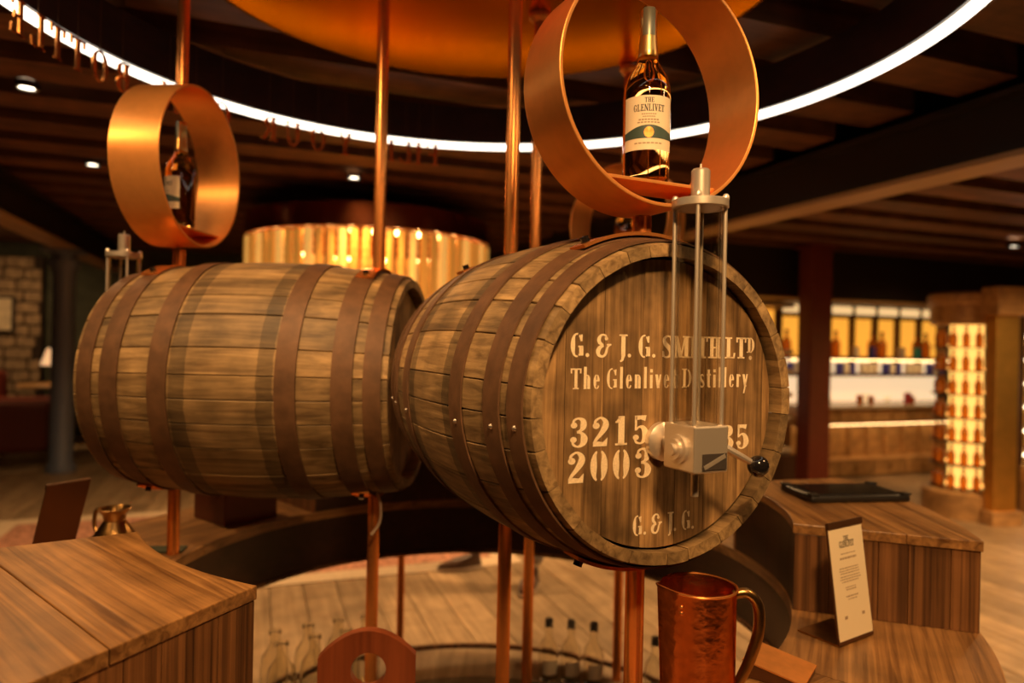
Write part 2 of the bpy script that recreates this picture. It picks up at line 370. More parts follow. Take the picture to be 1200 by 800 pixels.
        arc(.27, .5, .26, .51, 90+g*1.4, 270-g*1.4); arc(.27, .5, .26, .51, -90+g*1.4, 90-g*1.4); w = .56
    elif ch == '1':
        stem(.27, .0, 1); bar(.08, .46, t*.6, t*1.2); diag(.10, .78, .24, .98, t*1.2); bar(.08, .20, .80); w = .52
    elif ch == '2':
        sp([(.10, .70, t*1.2), (.12, .86, t*1.4), (.28, .965, t*1.2), (.42, .84, T*.8), (.42, .66, T), (.30, .44, T*.75), (.15, .24, t*1.7), (.08, .10, t*1.3)])
        dot(.14, .70, T*.55); S.append(([(.05, .16), (.20, .17), (.36, .14), (.50, .30)], [(.05, 0), (.20, 0), (.36, 0), (.48, 0)])); w = .56
    elif ch == '3':
        sp([(.09, .76, t), (.14, .91, t*1.3), (.27, .965, t*1.2), (.40, .88, T*.8), (.41, .70, T*.95), (.34, .57, T*.5), (.22, .525, t)])
        sp([(.22, .505, t), (.36, .47, T*.5), (.44, .30, T*1.05), (.40, .12, T*.85), (.27, .03, t*1.2), (.13, .09, t*1.3), (.08, .24, t)])
        dot(.13, .74, T*.5); dot(.12, .26, T*.5); w = .56
    elif ch == '5':
        sp([(.14, .52, t), (.22, .60, t*1.2), (.34, .58, T*.7), (.43, .40, T*1.05), (.42, .20, T), (.30, .04, t*1.3), (.14, .07, t*1.3), (.08, .22, t)])
        dot(.12, .24, T*.5); stem(.115, .48, 1, t*1.2); S.append(([(.10, 1.0), (.28, 1.0), (.46, 1.0)], [(.10, .84), (.28, .86), (.42, .80)])); w = .55
    # condensed lower case
    elif ch == 'l': stem(h+.04, 0, 1.08); w = T+.10
    elif ch == 'i': stem(h+.04, 0, .68); stem(h+.04, .80, .97); w = T+.10
    elif ch == 'h': stem(h+.04, 0, 1.08); arc(.21, .48, .17, .22, 0, 130, 9, t, T); stem(.38-h, 0, .49); w = .44
    elif ch == 'n': stem(h+.04, 0, .70); arc(.21, .48, .17, .22, 0, 130, 9, t, T); stem(.38-h, 0, .49); w = .44
    elif ch == 'r': stem(h+.04, 0, .70); arc(.22, .46, .13, .24, 35, 130, 7, t*1.3, T); w = .34
    elif ch == 'e': arc(.20, .35, .17, .36, 20-g*.5, 90-g*.6, 7); arc(.20, .35, .17, .36, 90+g*.6, 270-g*.6); arc(.20, .35, .17, .36, 275, 325, 6, t, t*1.3); bar(.16, .36, .40); w = .40
    elif ch == 'v': diag(.08, .70, .19, 0, T); diag(.19, 0, .31, .70, T*.6); w = .38
    elif ch == 't': stem(.16, .04, .95); bar(.04, .30, .68, t*1.3); sp([(.16, .1, T*.8), (.20, .03, T*.5), (.28, .05, t)]); w = .33
    elif ch == 's': sp([(.28, .58, t*1.2), (.20, .68, t*1.2), (.09, .60, T*.7), (.12, .44, T*.8), (.22, .32, T*.9), (.29, .16, T*.7), (.19, .03, t*1.2), (.06, .12, t*1.2)]); w = .35
    elif ch == 'y': diag(.08, .70, .20, .02, T); diag(.11, -.34, .32, .70, T*.65); w = .38
    else: w = .4
    return S, w
def text_mesh(s, size, T, t, st=0., squash=1., gap=.07, width=None, curve=None, solid=0., small=()):
    """letters lying in the local Y-Z plane (read along +Y). width fits the line; curve wraps it on a vertical cylinder of that radius"""
    mb = MB(); x = 0.; rib = []
    for i, ch in enumerate(s):
        k = .72 if i in small else 1.; lift = .28 if i in small else 0.
        S, w = glyph(ch, T, t, st)
        for A, B in S:
            rib.append(([(x+p[0]*squash*k, p[1]*k+lift) for p in A], [(x+p[0]*squash*k, p[1]*k+lift) for p in B]))
        x += (w*k+gap)*squash
    tot = x - gap*squash
    kx = (width/(tot*size)) if width else 1.
    def place(p, d=0.):
        y = (p[0]*kx - tot*kx/2)*size; z = p[1]*size
        if curve:
            a = y/curve; return ((curve+d)*math.cos(a), (curve+d)*math.sin(a), z)
        return (d, y, z)
    for A, B in rib:
        n = len(A)
        if solid:
            vs = [place(p, solid/2) for p in A] + [place(p, solid/2) for p in B] + [place(p, -solid/2) for p in A] + [place(p, -solid/2) for p in B]
            fs = []
            for i in range(n-1):
                fs += [(i, i+1, n+i+1, n+i), (2*n+i, 3*n+i, 3*n+i+1, 2*n+i+1), (i, 2*n+i, 2*n+i+1, i+1), (n+i, n+i+1, 3*n+i+1, 3*n+i)]
            fs += [(0, n, 3*n, 2*n), (n-1, 3*n-1, 4*n-1, 2*n-1)]
            mb.add(vs, fs)
        else:
            mb.add([place(p) for p in A] + [place(p) for p in B], [(i, i+1, n+i+1, n+i) for i in range(n-1)])
    return mb, tot*kx*size

# ---------------------------------------------------------------- the room
def structure(o, label): o['kind'] = 'structure'; o['label'] = label; return o
floor = structure(MB().box((0, 0, -.055), (22, 19, .05)).build('floor', 'wall_brown', None, UV(-1.0, 3.0), R20), 'pale worn wooden floor of long boards')
BW = .172; pl = {}
for k in range(-32, 56):
    for j in range(3):
        ln = 4.4; v0 = -1.5 + j*ln + ((k*7) % 5)*.55 - 1.1
        if 'm' not in pl: pl['m'] = MB().box((0, 0, 0), (BW-.005, ln-.005, .028)).data('floorboard', 'floor')
        o = inst('floorboard', pl['m'], floor); p = UV(k*BW, v0+ln/2, -.014)
        o.matrix_parent_inverse = Matrix(); o.location = Matrix.Rotation(-R20, 3, 'Z') @ (p - UV(-1.0, 3.0))
ceiling = structure(MB().box((0, 0, 0), (22, 19, .05)).build('ceiling', 'ceil', None, UV(-1.0, 3.0, 2.66), R20), 'dark timber ceiling with rows of brown joists')
jm = MB().box((0, 0, 0), (11.9, .26, .16)).data('joist', 'joist'); jm2 = MB().box((0, 0, 0), (6.4, .26, .12)).data('joist', 'joist')
RI = Matrix.Rotation(-R20, 3, 'Z')
def in_room(o, parent, base, p): o.parent = parent; o.location = RI @ (p - base)
for k in range(27):
    v = -2.2 + k*.48
    in_room(inst('joist', jm), ceiling, UV(-1.0, 3.0, 2.66), UV(-3.05, v, 2.555))
    if v < 5.6: in_room(inst('joist', jm2), ceiling, UV(-1.0, 3.0, 2.66), UV(6.3, v, 2.37))
b2 = MB().box((0, 0, 0), (6.4, 8.4, .04)).build('ceiling_board', 'ceil', ceiling); in_room(b2, ceiling, UV(-1.0, 3.0, 2.66), UV(6.3, 1.6, 2.46))
def beam(name, u, v0, v1, z0, z1, label):
    o = empty(name, UV(u, (v0+v1)/2, z0), R20); structure(o, label)
    L = v1-v0
    MB().box((0, 0, (z1-z0)/2), (.05, L, z1-z0-.03)).build('web', 'beam', o)
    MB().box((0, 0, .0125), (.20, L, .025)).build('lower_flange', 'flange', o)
    MB().box((0, 0, z1-z0-.0125), (.20, L, .024)).build('upper_flange', 'beam', o)
beam('trim_1', 3.0, -2.0, 5.6, 2.15, 2.44, 'dark steel ceiling beam with lower flange coloured as lit, on the right')
beam('trim_2', -1.75, 2.2, 10.3, 2.15, 2.46, 'dark steel ceiling beam resting on the round iron column')
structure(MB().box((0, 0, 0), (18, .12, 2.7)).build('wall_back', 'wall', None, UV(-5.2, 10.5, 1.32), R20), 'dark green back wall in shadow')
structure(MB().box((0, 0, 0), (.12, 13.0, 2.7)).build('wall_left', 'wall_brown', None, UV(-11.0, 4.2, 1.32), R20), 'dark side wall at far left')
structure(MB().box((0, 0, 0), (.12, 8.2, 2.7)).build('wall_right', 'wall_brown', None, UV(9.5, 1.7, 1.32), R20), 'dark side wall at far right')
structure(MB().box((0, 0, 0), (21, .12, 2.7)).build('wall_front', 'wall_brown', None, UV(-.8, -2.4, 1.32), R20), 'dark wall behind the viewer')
structure(MB().box((0, 0, 0), (5.6, .12, 2.7)).build('wall_shelves', 'wall_brown', None, UV(6.75, 6.18, 1.32), R20), 'dark wall behind the lit bar shelves')
structure(MB().box((0, 0, 0), (5.6, .16, .60)).build('trim_3', 'beam', None, UV(6.75, 5.52, 2.14), R20, bevel=.01), 'dark bulkhead above the lit bar shelves')
structure(MB().box((0, 0, 0), (5.6, .18, .022)).build('trim_4', 'flange', None, UV(6.75, 5.52, 1.828), R20), 'strip coloured as lit under the dark bulkhead')
def column(p, r, z1, mat, label, square=False):
    o = empty('column', p, R20, label, 'column')
    if square:
        MB().box((0, 0, z1/2), (r*1.9, r*1.3, z1-.04)).build('shaft', mat, o, bevel=.01)
        MB().box((0, 0, .02), (r*2.4, r*2.4, .04)).build('base_plate', mat, o); MB().box((0, 0, z1-.01), (r*2.4, r*2.0, .02)).build('cap_plate', mat, o)
    else:
        MB().lathe([(r*1.25, 0), (r*1.25, .06), (r, .10), (r*.92, z1-.22), (r*1.25, z1-.16), (r*1.3, z1-.10), (r*1.0, z1-.09), (r*1.0, z1-.03)], 24).build('shaft', mat, o, smooth=True)
        MB().box((0, 0, z1-.015), (r*3.2, r*3.2, .03)).build('cap_plate', mat, o)
column((2.84, 6.57, 0), .13, 2.30, 'col_red', 'dark oxide-red column in front of the lit bar shelves', True)
column((-4.36, 6.8, 0), .105, 2.15, 'col_bluish_lit', 'round iron column left of the barrels, bluish light in its colour')

# downlights (fixture, lens and its own light)
trim_me = MB().lathe([(.034, .0), (.050, .0), (.052, .008), (.048, .03), (.034, .03), (.034, .0)], 20).data('trim_ring', 'steel_black', True)
lens_me = MB().lathe([(.0, .006), (.033, .006), (.033, .02), (.0, .02)], 20).data('lens', 'lamp_lens', True)
names = {4: 'small round downlight nearest the reversed letters', 5: 'small round downlight farther back, left of the copper ring', 6: 'small round downlight just above the drum chandelier'}
for i, (x, y, z, w, ax, ay, cone) in enumerate(LAMPS):
    o = empty('downlight', (x, y, z), 0, names.get(i, ['downlight above the left barrel, out of view', 'downlight above the viewer facing the lettered barrel', 'downlight above the right end of the counter', 'downlight above the lower left oak block', '', '', '', 'downlight above the faded red rug', 'downlight right of the barrels under the low ceiling', 'downlight before the round bottle display', 'added downlight above the oxblood armchairs, for the stone wall', 'added downlight brightening the lit bar shelves'][i]), 'downlight', 'ceiling downlights')
    inst('trim_ring', trim_me, o); inst('lens', lens_me, o)
    ld = bpy.data.lights.new('downlight_beam', 'SPOT'); ld.energy = w; ld.color = WARM; ld.spot_size = math.radians(cone); ld.spot_blend = .9; ld.shadow_soft_size = .09
    lo = bpy.data.objects.new('downlight_beam', ld); COL.objects.link(lo); lo.location = (x, y, z-.012)
    lo.rotation_euler = (Vector((ax, ay, .9)) - Vector((x, y, z))).to_track_quat('-Z', 'Y').to_euler()

# ---------------------------------------------------------------- overhead: canopy disc, light ring, hanging letters
C = Vector((-.10, 1.98, 0))
cd = empty('copper_canopy', (C.x, C.y, 2.42), 0, 'large polished copper disc hanging over the barrels', 'canopy')
MB().lathe([(0, 0), (.86, 0), (.885, .006), (.90, .022), (.895, .04), (.86, .05), (0, .05)], 96).build('disc', 'copper_disc', cd, smooth=True)
lr = empty('light_ring', (C.x, C.y, 2.25), 0, 'big circular ceiling ring with a white light strip along its lower edge', 'light ring')
MB().lathe([(1.300, .0), (1.325, .0), (1.325, .022), (1.300, .022), (1.300, .0)], 160).build('light_strip', 'led', lr, smooth=True)
MB().lathe([(1.29, .023), (1.36, .023), (1.36, .19), (1.29, .19), (1.29, .023)], 128).build('fascia', 'dark_fascia', lr, smooth=True)
sg = empty('hanging_letters', (C.x, C.y, 2.148), 0, 'row of thin copper letters hanging inside the light ring, seen from behind', 'lettering')
RL = 1.25
LETTERS = [('F', 103), ('I', 105.9), ('L', 108.6), ('L', 112.2), ('Y', 121), ('O', 126.6), ('U', 131.6), ('R', 136.3), ('O', 145.5), ('W', 150.6), ('N', 155.6),
           ('B', 164.6), ('O', 168.8), ('T', 173.0), ('T', 176.8), ('L', 180.6), ('E', 184.6)]
for ch, deg in LETTERS:
    a = math.radians(deg)
    mb, w = text_mesh(ch, .098, .15, .06, 0, 1.1, solid=.006)
    lt = mb.build('letter', 'copper', sg, (RL*math.cos(a), RL*math.sin(a), 0), a); lt['label'] = 'copper letter ' + ch
    rod = MB().cyl((0, 0, .09), (0, 0, .31), .0012, 6).build('hanger_rod', 'bronze', lt)

# ---------------------------------------------------------------- barrels
RH, RB = .280, .319
def rad(s): return RB - (RB-RH)*((s-BL/2)/(BL/2))**2
NST = 29
wts = [random.uniform(.72, 1.3) for _ in range(NST)]; tw = sum(wts); edges = [0]
for q in wts: edges.append(edges[-1]+q/tw*2*PI)
stave_me = []
for k in range(NST):
    a0, a1 = edges[k], edges[k+1]; NS = 22; mb = MB(); th = .027; lift = random.uniform(-.0007, .0007); g = .0014
    vs = []; fs = []
    for i in range(NS+1):
        s = BL*i/NS; r = rad(s)+lift; ga = g/r
        aa = [a0+ga*.5, a0+ga*1.6, (a0*2+a1)/3, (a0+a1*2)/3, a1-ga*1.6, a1-ga*.5]
        rr = [r-.0020, r, r, r, r, r-.0020]
        tk = th if 0 < i < NS else th*.86
        o_ = [(-s, q*math.cos(a), q*math.sin(a)) for a, q in zip(aa, rr)]
        if i in (0, NS): o_ = [(-s + (-.003 if i == 0 else .003)*0, (q-.003)*math.cos(a), (q-.003)*math.sin(a)) for a, q in zip(aa, rr)]
        i_ = [(-s, (r-tk)*math.cos(a), (r-tk)*math.sin(a)) for a in (aa[-1], aa[2], aa[0])]
        vs += o_ + i_
    m = 9
    for i in range(NS):
        for j in range(m):
            fs.append((i*m+j, i*m+(j+1) % m, (i+1)*m+(j+1) % m, (i+1)*m+j))
    fs += [tuple(range(m))[::-1], tuple(NS*m+j for j in range(m))]
    stave_me.append(mb.add(vs, fs).data('stave', 'stave', True, 30))
def hoop_mb(s0, s1):
    pr = []; n = 4
    for i in range(n+1):
        s = s0+(s1-s0)*i/n; pr.append((rad(s)+.0042, -s))
    for i in range(n, -1, -1):
        s = s0+(s1-s0)*i/n; pr.append((rad(s)+.0008, -s))
    pr.append(pr[0])
    return MB().lathe(pr, 96, axis='X')
HO = [(.014, .054), (.078, .126), (.206, .254)]
hoops = HO + [(BL-b, BL-a) for a, b in HO]
hoop_me = [hoop_mb(*h).data('hoop', 'hoop', True) for h in hoops]
rivet_me = MB().lathe([(0, .004), (.003, .0034), (.0052, .001), (.0056, 0), (0, 0)], 12).data('rivet', 'rivet', True)
hb = [-.262, -.20, -.125, -.045, .03, .095, .175, .235, .262]
def head_boards(x0, x1, rr):
    out = []
    for a, b in zip(hb[:-1], hb[1:]):
        a2, b2_ = max(a, -rr+.0005)+.0006, min(b, rr-.0005)-.0006; n = 10
        ys = [a2+(b2_-a2)*i/n for i in range(n+1)]
        poly = [(y, -math.sqrt(max(rr*rr-y*y, 0))) for y in ys] + [(y, math.sqrt(max(rr*rr-y*y, 0))) for y in reversed(ys)]
        n2 = len(poly); mb = MB(); ch = .0012
        vs = [(x0, y, z) for y, z in poly] + [(x1, y, z) for y, z in poly]
        mb.add(vs, [tuple(range(n2)), tuple(range(n2, 2*n2))[::-1]] + [(i, (i+1) % n2, n2+(i+1) % n2, n2+i) for i in range(n2)])
        out.append(mb.data('head_board', 'head'))
    return out
RIN = RH - .0262
hf = head_boards(-.045, -.028, RIN); hr = head_boards(-BL+.028, -BL+.045, RIN)
def barrel(loc, ang, label, rivets, spin, front_text, head_label, k):
    o = empty('whisky_barrel', loc, ang, label, 'barrel', 'oak barrels on the copper poles'); o.scale = (k, k, k)
    for me in stave_me:
        s = inst('stave', me, o); s.rotation_euler = (spin, 0, 0)
    for i, me in enumerate(hoop_me):
        h = inst('hoop', me, o)
        s = sum(hoops[i])/2
        for da in rivets:
            r = rad(s)+.004; a = da + i*.01
            rv = inst('rivet', rivet_me, h, (-s, r*math.cos(a), r*math.sin(a)))
            rv.rotation_euler = Vector((0, math.cos(a), math.sin(a))).to_track_quat('Z', 'X').to_euler()
    hd = empty('front_head', (0, 0, 0)); hd.parent = o; hd['label'] = head_label
    for me in hf: inst('head_board', me, hd)
    hd2 = empty('rear_head', (0, 0, 0)); hd2.parent = o
    for me in hr: inst('head_board', me, hd2)
    if front_text:
        X = -.0274
        def row(s, y0, y1, z, size, T, t, st, small=(), gap=.07):
            ws = [(glyph(c, T, t, st)[1]*(.72 if q in small else 1.)) for q, c in enumerate(s)]; tot = sum(ws)+gap*(len(s)-1); kx = (y1-y0)/(tot*size); x = 0.
            for q, c in enumerate(s):
                if c != ' ':
                    mb, w = text_mesh(c, size, T, t, st, 1., gap, ws[q]*kx*size, small=(0,) if q in small else ())
                    mb.build('stencil_character', 'paint', hd, (X, y0+(x+ws[q]/2)*kx*size, z))['label'] = 'cream stencilled ' + {'.': 'full stop', '&': 'ampersand'}.get(c, c)
                x += ws[q]+gap
        row('G. & J. G. SMITH LTD', -.192, .214, .0805, .0395, .20, .075, 9, (19,))
        MB().lathe([(0, 0), (.0042, 0)], 10, axis='X').build('stencil_dot', 'paint', hd, (X, .203, .082))
        row('The Glenlivet Distillery', -.190, .198, .027, .0345, .155, .065, 12, (), .09)
        row('3215', -.190, -.029, -.0700, .0500, .20, .06, 12, (), .10)
        row('2003', -.194, -.022, -.1290, .0525, .20, .06, 12, (), .12)
        row('35', .133, .203, -.0895, .0460, .20, .06, 12, (), .08)
        row('G. & J. G.', -.060, .0765, -.2290, .0350, .20, .075, 9)
    return o
A1, A2, A3 = math.radians(-64.3), math.radians(175.9), math.radians(49)
K1, K2, K3 = .96, 1.05, 1.0
B1 = Vector((.2698, 1.1645, 1.2502)); B2 = Vector((-1.0836, 2.0538, 1.2270)); B3 = Vector((.50, 2.783, 1.240))
barrel(B1, A1, 'front oak barrel with cream stencilled lettering on its round head', (-3.02,), .1, True, 'round oak head with cream stencilled lettering', K1)
barrel(B2, A2, 'oak barrel lying sideways at left with no lettering in view', (1.66, ), .75, False, 'plain oak head', K2)
barrel(B3, A3, 'oak barrel hidden behind the lettered front barrel', (-2.6,), 1.4, False, 'plain oak head', K3)

# copper poles, saddles and display rings
def axpt(B, A, s): return Vector((B.x - math.cos(A)*s, B.y - math.sin(A)*s, 0))
def pole(B, A, s, label, ring, k=1., kr=None):
    kr = kr or k; RR = .2195*kr; ZR = EYE + .464*kr; rs = rad(s)*k; s = s*k; hw = .066*kr
    p = axpt(B, A, s); o = empty('copper_pole', (p.x, p.y, 0), A, label, 'pole', 'copper poles holding the barrels')
    r = .017; top = B.z + rs+.006; bot = B.z - rs-.006
    MB().lathe([(0, .035), (r, .035), (r, bot), (0, bot)], 20).build('lower_tube', 'copper', o, smooth=True)
    MB().lathe([(0, 0), (.045, 0), (.045, .03), (.03, .036), (0, .036)], 24).build('floor_flange', 'copper', o, smooth=True)
    if ring:
        MB().lathe([(0, top), (r, top), (r, ZR-RR-.007), (0, ZR-RR-.007)], 20).build('stem_tube', 'copper', o, smooth=True)
        MB().lathe([(0, ZR+RR+.007), (r, ZR+RR+.007), (r, 2.39), (0, 2.39)], 20).build('upper_tube', 'copper', o, smooth=True)
    else:
        MB().lathe([(0, top), (r, top), (r, 2.39), (0, 2.39)], 20).build('upper_tube', 'copper', o, smooth=True)
    MB().lathe([(0, 2.418), (.036, 2.418), (.036, 2.405), (.024, 2.39), (0, 2.39)], 24).build('ceiling_flange', 'copper', o, smooth=True)
    for sg_ in (1, -1):                                   # saddle straps over and under the barrel
        rr = rs+.0048; pr = [(rr, -.024), (rr+.006, -.024), (rr+.006, .024), (rr, .024), (rr, -.024)]
        half = math.radians(27); mid = PI/2*sg_
        st = MB().lathe(pr, 20, (0, 0, 0), mid-half, mid+half, 'X')
        for e in (mid-half, mid+half):
            st.add([(x, q*math.cos(e), q*math.sin(e)) for q, x in pr[:4]], [(0, 1, 2, 3)])
        so = st.build('saddle_strap', 'copper', o, (0, 0, B.z), smooth=True)
        for e in (mid-half*.86, mid+half*.86):
            bz = rr+.006
            MB().cyl((0, bz*math.cos(e), bz*math.sin(e)), (0, (bz+.010)*math.cos(e), (bz+.010)*math.sin(e)), .008, 6).build('bolt', 'steel_black', so)
    if ring:
        g = empty('display_ring', (p.x, p.y, ZR), A, ring, 'copper ring', 'copper bottle rings')
        MB().lathe([(RR, -hw), (RR, hw), (RR-.007, hw), (RR-.007, -hw), (RR, -hw)], 96, axis='X').build('ring_band', 'copper_ring', g, smooth=True, bevel=.0015)
        MB().box((0, 0, -RR+.047*kr), (.100*kr, .258*kr, .006)).build('bottle_plate', 'copper_ring', g, bevel=.001)
    return p, ZR-RR+.047*kr+.0035
P1, T1 = pole(B1, A1, .10, 'thick copper pole under the big copper ring on the front barrel', 'big copper ring holding a bottle above the lettered barrel', K1)
pole(B1, A1, BL-.10, 'copper pole at the rear end of the lettered barrel', None, K1)
P2, T2 = pole(B2, A2, .10, 'copper pole through the left copper ring', 'copper ring standing on the left barrel, seen edge on', K2)
pole(B2, A2, BL-.10, 'copper pole at the inner end of the left barrel', None, K2)
P3, T3 = pole(B3, A3, .107, 'farthest copper pole below the half hidden ring', 'small half hidden copper ring behind the front barrel')
pole(B3, A3, BL-.11, 'copper pole just right of the rear pole of the lettered barrel', None)

# whisky bottles
def make_bottle(label, loc, rz):
    o = empty('whisky_bottle', loc, rz, label, 'bottle', 'whisky bottles in the copper rings')
    k = 1.0
    MB().lathe([(0, .004), (.030, .0), (.038, .003), (.041, .010), (.0415, .03), (.0418, .155), (.0405, .172), (.035, .190), (.026, .204), (.0195, .216), (.0170, .228), (.0160, .236), (0, .236)], 40).build('glass_body', 'whisky', o, smooth=True, angle=50)
    MB().lathe([(.0166, .222), (.0180, .228), (.0172, .236), (.0150, .262), (.0142, .290), (.0150, .292), (.0150, .308), (.0130, .311), (0, .311)], 28).build('foil_capsule', 'foil_gold', o, smooth=True)
    MB().lathe([(.0155, .262), (.0157, .309), (.0135, .3125), (0, .3125)], 14, (0, 0, 0), -.75, .75).build('foil_strip', 'foil', o, smooth=True)
    R = .0424; lb = MB()
    def patch(mb, z0, z1, a, r, n=20): return mb.lathe([(r, z0), (r, z1)], n, (0, 0, 0), -a, a)
    la = patch(lb, .052, .146, 1.15, R).build('label', 'label', o, smooth=True)
    gb = MB(); n = 24; vs = []; fs = []
    for i in range(n+1):
        a = -1.15+2.3*i/n; u = abs(a)/1.15; top = .083+.012*(math.cos(min(u*2.6, PI))*.5+.5)
        for z in (.072, top): vs.append(((R+.0004)*math.cos(a), (R+.0004)*math.sin(a), z))
    fs = [(i*2, i*2+2, i*2+3, i*2+1) for i in range(n)]
    gb.add(vs, fs).build('green_band', 'label_green', la, smooth=True)
    sd = MB(); vs = [((R+.0008), 0, .082)]; n = 20
    for i in range(n):
        y = .0085*math.cos(2*PI*i/n); z = .082+.0095*math.sin(2*PI*i/n); a = y/R; vs.append(((R+.0008)*math.cos(a), (R+.0008)*math.sin(a), z))
    sd.add(vs, [(0, 1+i, 1+(i+1) % n) for i in range(n)]).build('seal', 'label_gold', la)
    for s, z, size, wdt, T, t, mt in (('THE', .1335, .0085, .016, .17, .08, 'ink'), ('GLENLIVET', .1185, .0120, .056, .17, .08, 'ink')):
        text_mesh(s, size, T, t, 0, 1., .10, wdt, curve=R+.0004)[0].build('label_lettering', mt, la, (0, 0, z))
    ln = MB()
    for z, wdt, h in ((.1125, .026, .0022), (.1080, .022, .0022), (.1025, .036, .0028), (.0980, .040, .0024), (.0625, .050, .0022)):
        for j in range(7):
            a0 = (-wdt/2+wdt*j/7)/R; ln.lathe([(R+.0004, z), (R+.0004, z+h)], 2, (0, 0, 0), a0, a0+wdt/9/R)
    ln.build('small_print', 'ink_soft', la)['kind'] = 'stuff'
    return o
fb = make_bottle('amber whisky bottle with cream front label in the big copper ring', (P1.x+.004, P1.y-.004, T1), math.radians(-95))
def dup(o, label, loc, rz, group=None):
    c = copy_tree(o); c.location = loc; c.rotation_euler = (0, 0, rz); c['label'] = label
    if group: c['group'] = group
    return c
dup(fb, 'amber whisky bottle inside the left copper ring, seen from behind', (P2.x, P2.y, T2), math.radians(228))
dup(fb, 'whisky bottle in the half hidden ring behind the front barrel', (P3.x, P3.y, T3), A3)

# sample tube dispensers on the barrel heads
def dispenser(B, A, label, extra):
    o = empty('tap_dispenser', B, A, label, 'dispenser', 'sample tubes with taps on the barrel heads'); o.scale = (extra,)*3
    X = .060
    MB().lathe([(0, -.027), (.034, -.027), (.034, -.015), (.026, -.010), (.014, -.006), (.014, .022), (0, .022)], 32, (0, -.004, -.066), axis='X').build('head_flange', 'steel', o, smooth=True)
    bk = MB().box((X, .000, -.0635), (.078, .070, .076)).build('tap_block', 'steel', o, bevel=.003)
    pl_ = MB().box((X+.0395, .006, -.083), (.002, .050, .026)).build('maker_plate', 'ink', bk)
    ln = MB(); ln.box((X+.0408, .006, -.083), (.0008, .047, .0070), mat=Matrix.Rotation(.40, 3, 'X')); ln.build('plate_band', 'steel', bk)
    MB().lathe([(0, -.056), (.010, -.056), (.010, -.050), (.017, -.050), (.017, -.044), (.024, -.043), (.024, -.036), (0, -.036)], 24).build('valve_hub', 'steel', bk).matrix_local = Matrix.Translation((X, 0, -.066)) @ Matrix.Rotation(-PI/2, 4, 'X') @ Matrix.Translation((0, 0, .003))
    MB().lathe([(0, -.146), (.0065, -.146), (.0065, -.100), (0, -.100)], 16, (X, 0, 0)).build('spout', 'steel', o, smooth=True)
    lv = MB().tube([(X, .040, -.066), (X+.008, .058, -.068), (X+.016, .090, -.085), (X+.018, .108, -.094)], .005, 10, [.009, .007, .006, .005]).build('lever', 'steel', o, smooth=True)
    MB().ball((X+.020, .120, -.100), .0185).build('lever_knob', 'steel_black', lv, smooth=True)
    zt = .330
    MB().lathe([(.0335, -.0255), (.0365, -.0255), (.0365, zt), (.0335, zt), (.0335, -.0255)], 40, (X, 0, 0)).build('sample_tube', 'clear', o, smooth=True)
    MB().lathe([(0, zt), (.046, zt), (.046, zt+.013), (0, zt+.013)], 36, (X, 0, 0)).build('top_plate', 'steel', o, smooth=True, bevel=.001)
    MB().lathe([(0, zt+.013), (.0155, zt+.013), (.0155, zt+.062), (.013, zt+.065), (.002, zt+.065), (.0015, zt+.074), (0, zt+.074)], 24, (X, 0, 0)).build('vent_cap', 'steel', o, smooth=True)
    for a in (45, 135, 225, 315):
        x, y = X+.0405*math.cos(math.radians(a)), .0405*math.sin(math.radians(a))
        rd = MB().cyl((x, y, -.0255), (x, y, zt), .0034, 12).build('tie_rod', 'steel', o, smooth=True)
        MB().lathe([(0, zt+.013), (.006, zt+.013), (.006, zt+.018), (.0035, zt+.022), (0, zt+.023)], 10, (x, y, 0)).build('nut', 'steel', rd, smooth=True)
    return o
dispenser(B1, A1, 'clear sample tube and steel tap on the lettered barrel head', K1)
dispenser(B2, A2, 'clear sample tube on the far head of the left barrel', K2)
ho = MB().tube(catmull([(0, 0, 0), (.012, .0, -.03), (.010, 0, -.08), (-.012, 0, -.115)], 6), .0035, 8).build('white_hose', 'hose', None, (-.365, 1.93, .925), smooth=True)
tag(ho, 'short white hose hanging by a pole under the left barrel', 'hose')

# ---------------------------------------------------------------- ring counter and what stands on it
RI_, RO = .84, 1.24; ZB = .71
rb = empty('ring_counter', (C.x, C.y, 0), 0, 'low round oak ring counter under the barrels', 'counter')
NSEG = 12
for k in range(NSEG):
    a0 = 2*PI*k/NSEG + .08; hw = PI/NSEG - .0012
    MB().prism(sector(RI_, RO, -hw, hw, 10), ZB-.03, ZB).build('top_board', 'oak_top', rb, None, a0)
MB().lathe([(RI_+.006, ZB-.20), (RI_+.03, ZB-.20), (RI_+.03, ZB-.031), (RI_+.006, ZB-.031), (RI_+.006, ZB-.20)], 96).build('inner_fascia', 'dark_fascia', rb, smooth=True)
MB().lathe([(RO-.03, ZB-.20), (RO-.006, ZB-.20), (RO-.006, ZB-.031), (RO-.03, ZB-.031), (RO-.03, ZB-.20)], 96).build('outer_fascia', 'dark_fascia', rb, smooth=True)
MB().lathe([(RI_-.001, ZB-.214), (RI_+.05, ZB-.214), (RI_+.05, ZB-.201), (RI_-.001, ZB-.201), (RI_-.001, ZB-.214)], 96).build('bottom_lip', 'oak_side', rb, smooth=True)
for a in (23, 112, 165, 205, 250, 300, 345):
    q = math.radians(a); MB().lathe([(0, 0), (.014, 0), (.014, ZB-.201), (0, ZB-.201)], 14, ((RI_+.018)*math.cos(q), (RI_+.018)*math.sin(q), 0)).build('leg', 'copper', rb, smooth=True)
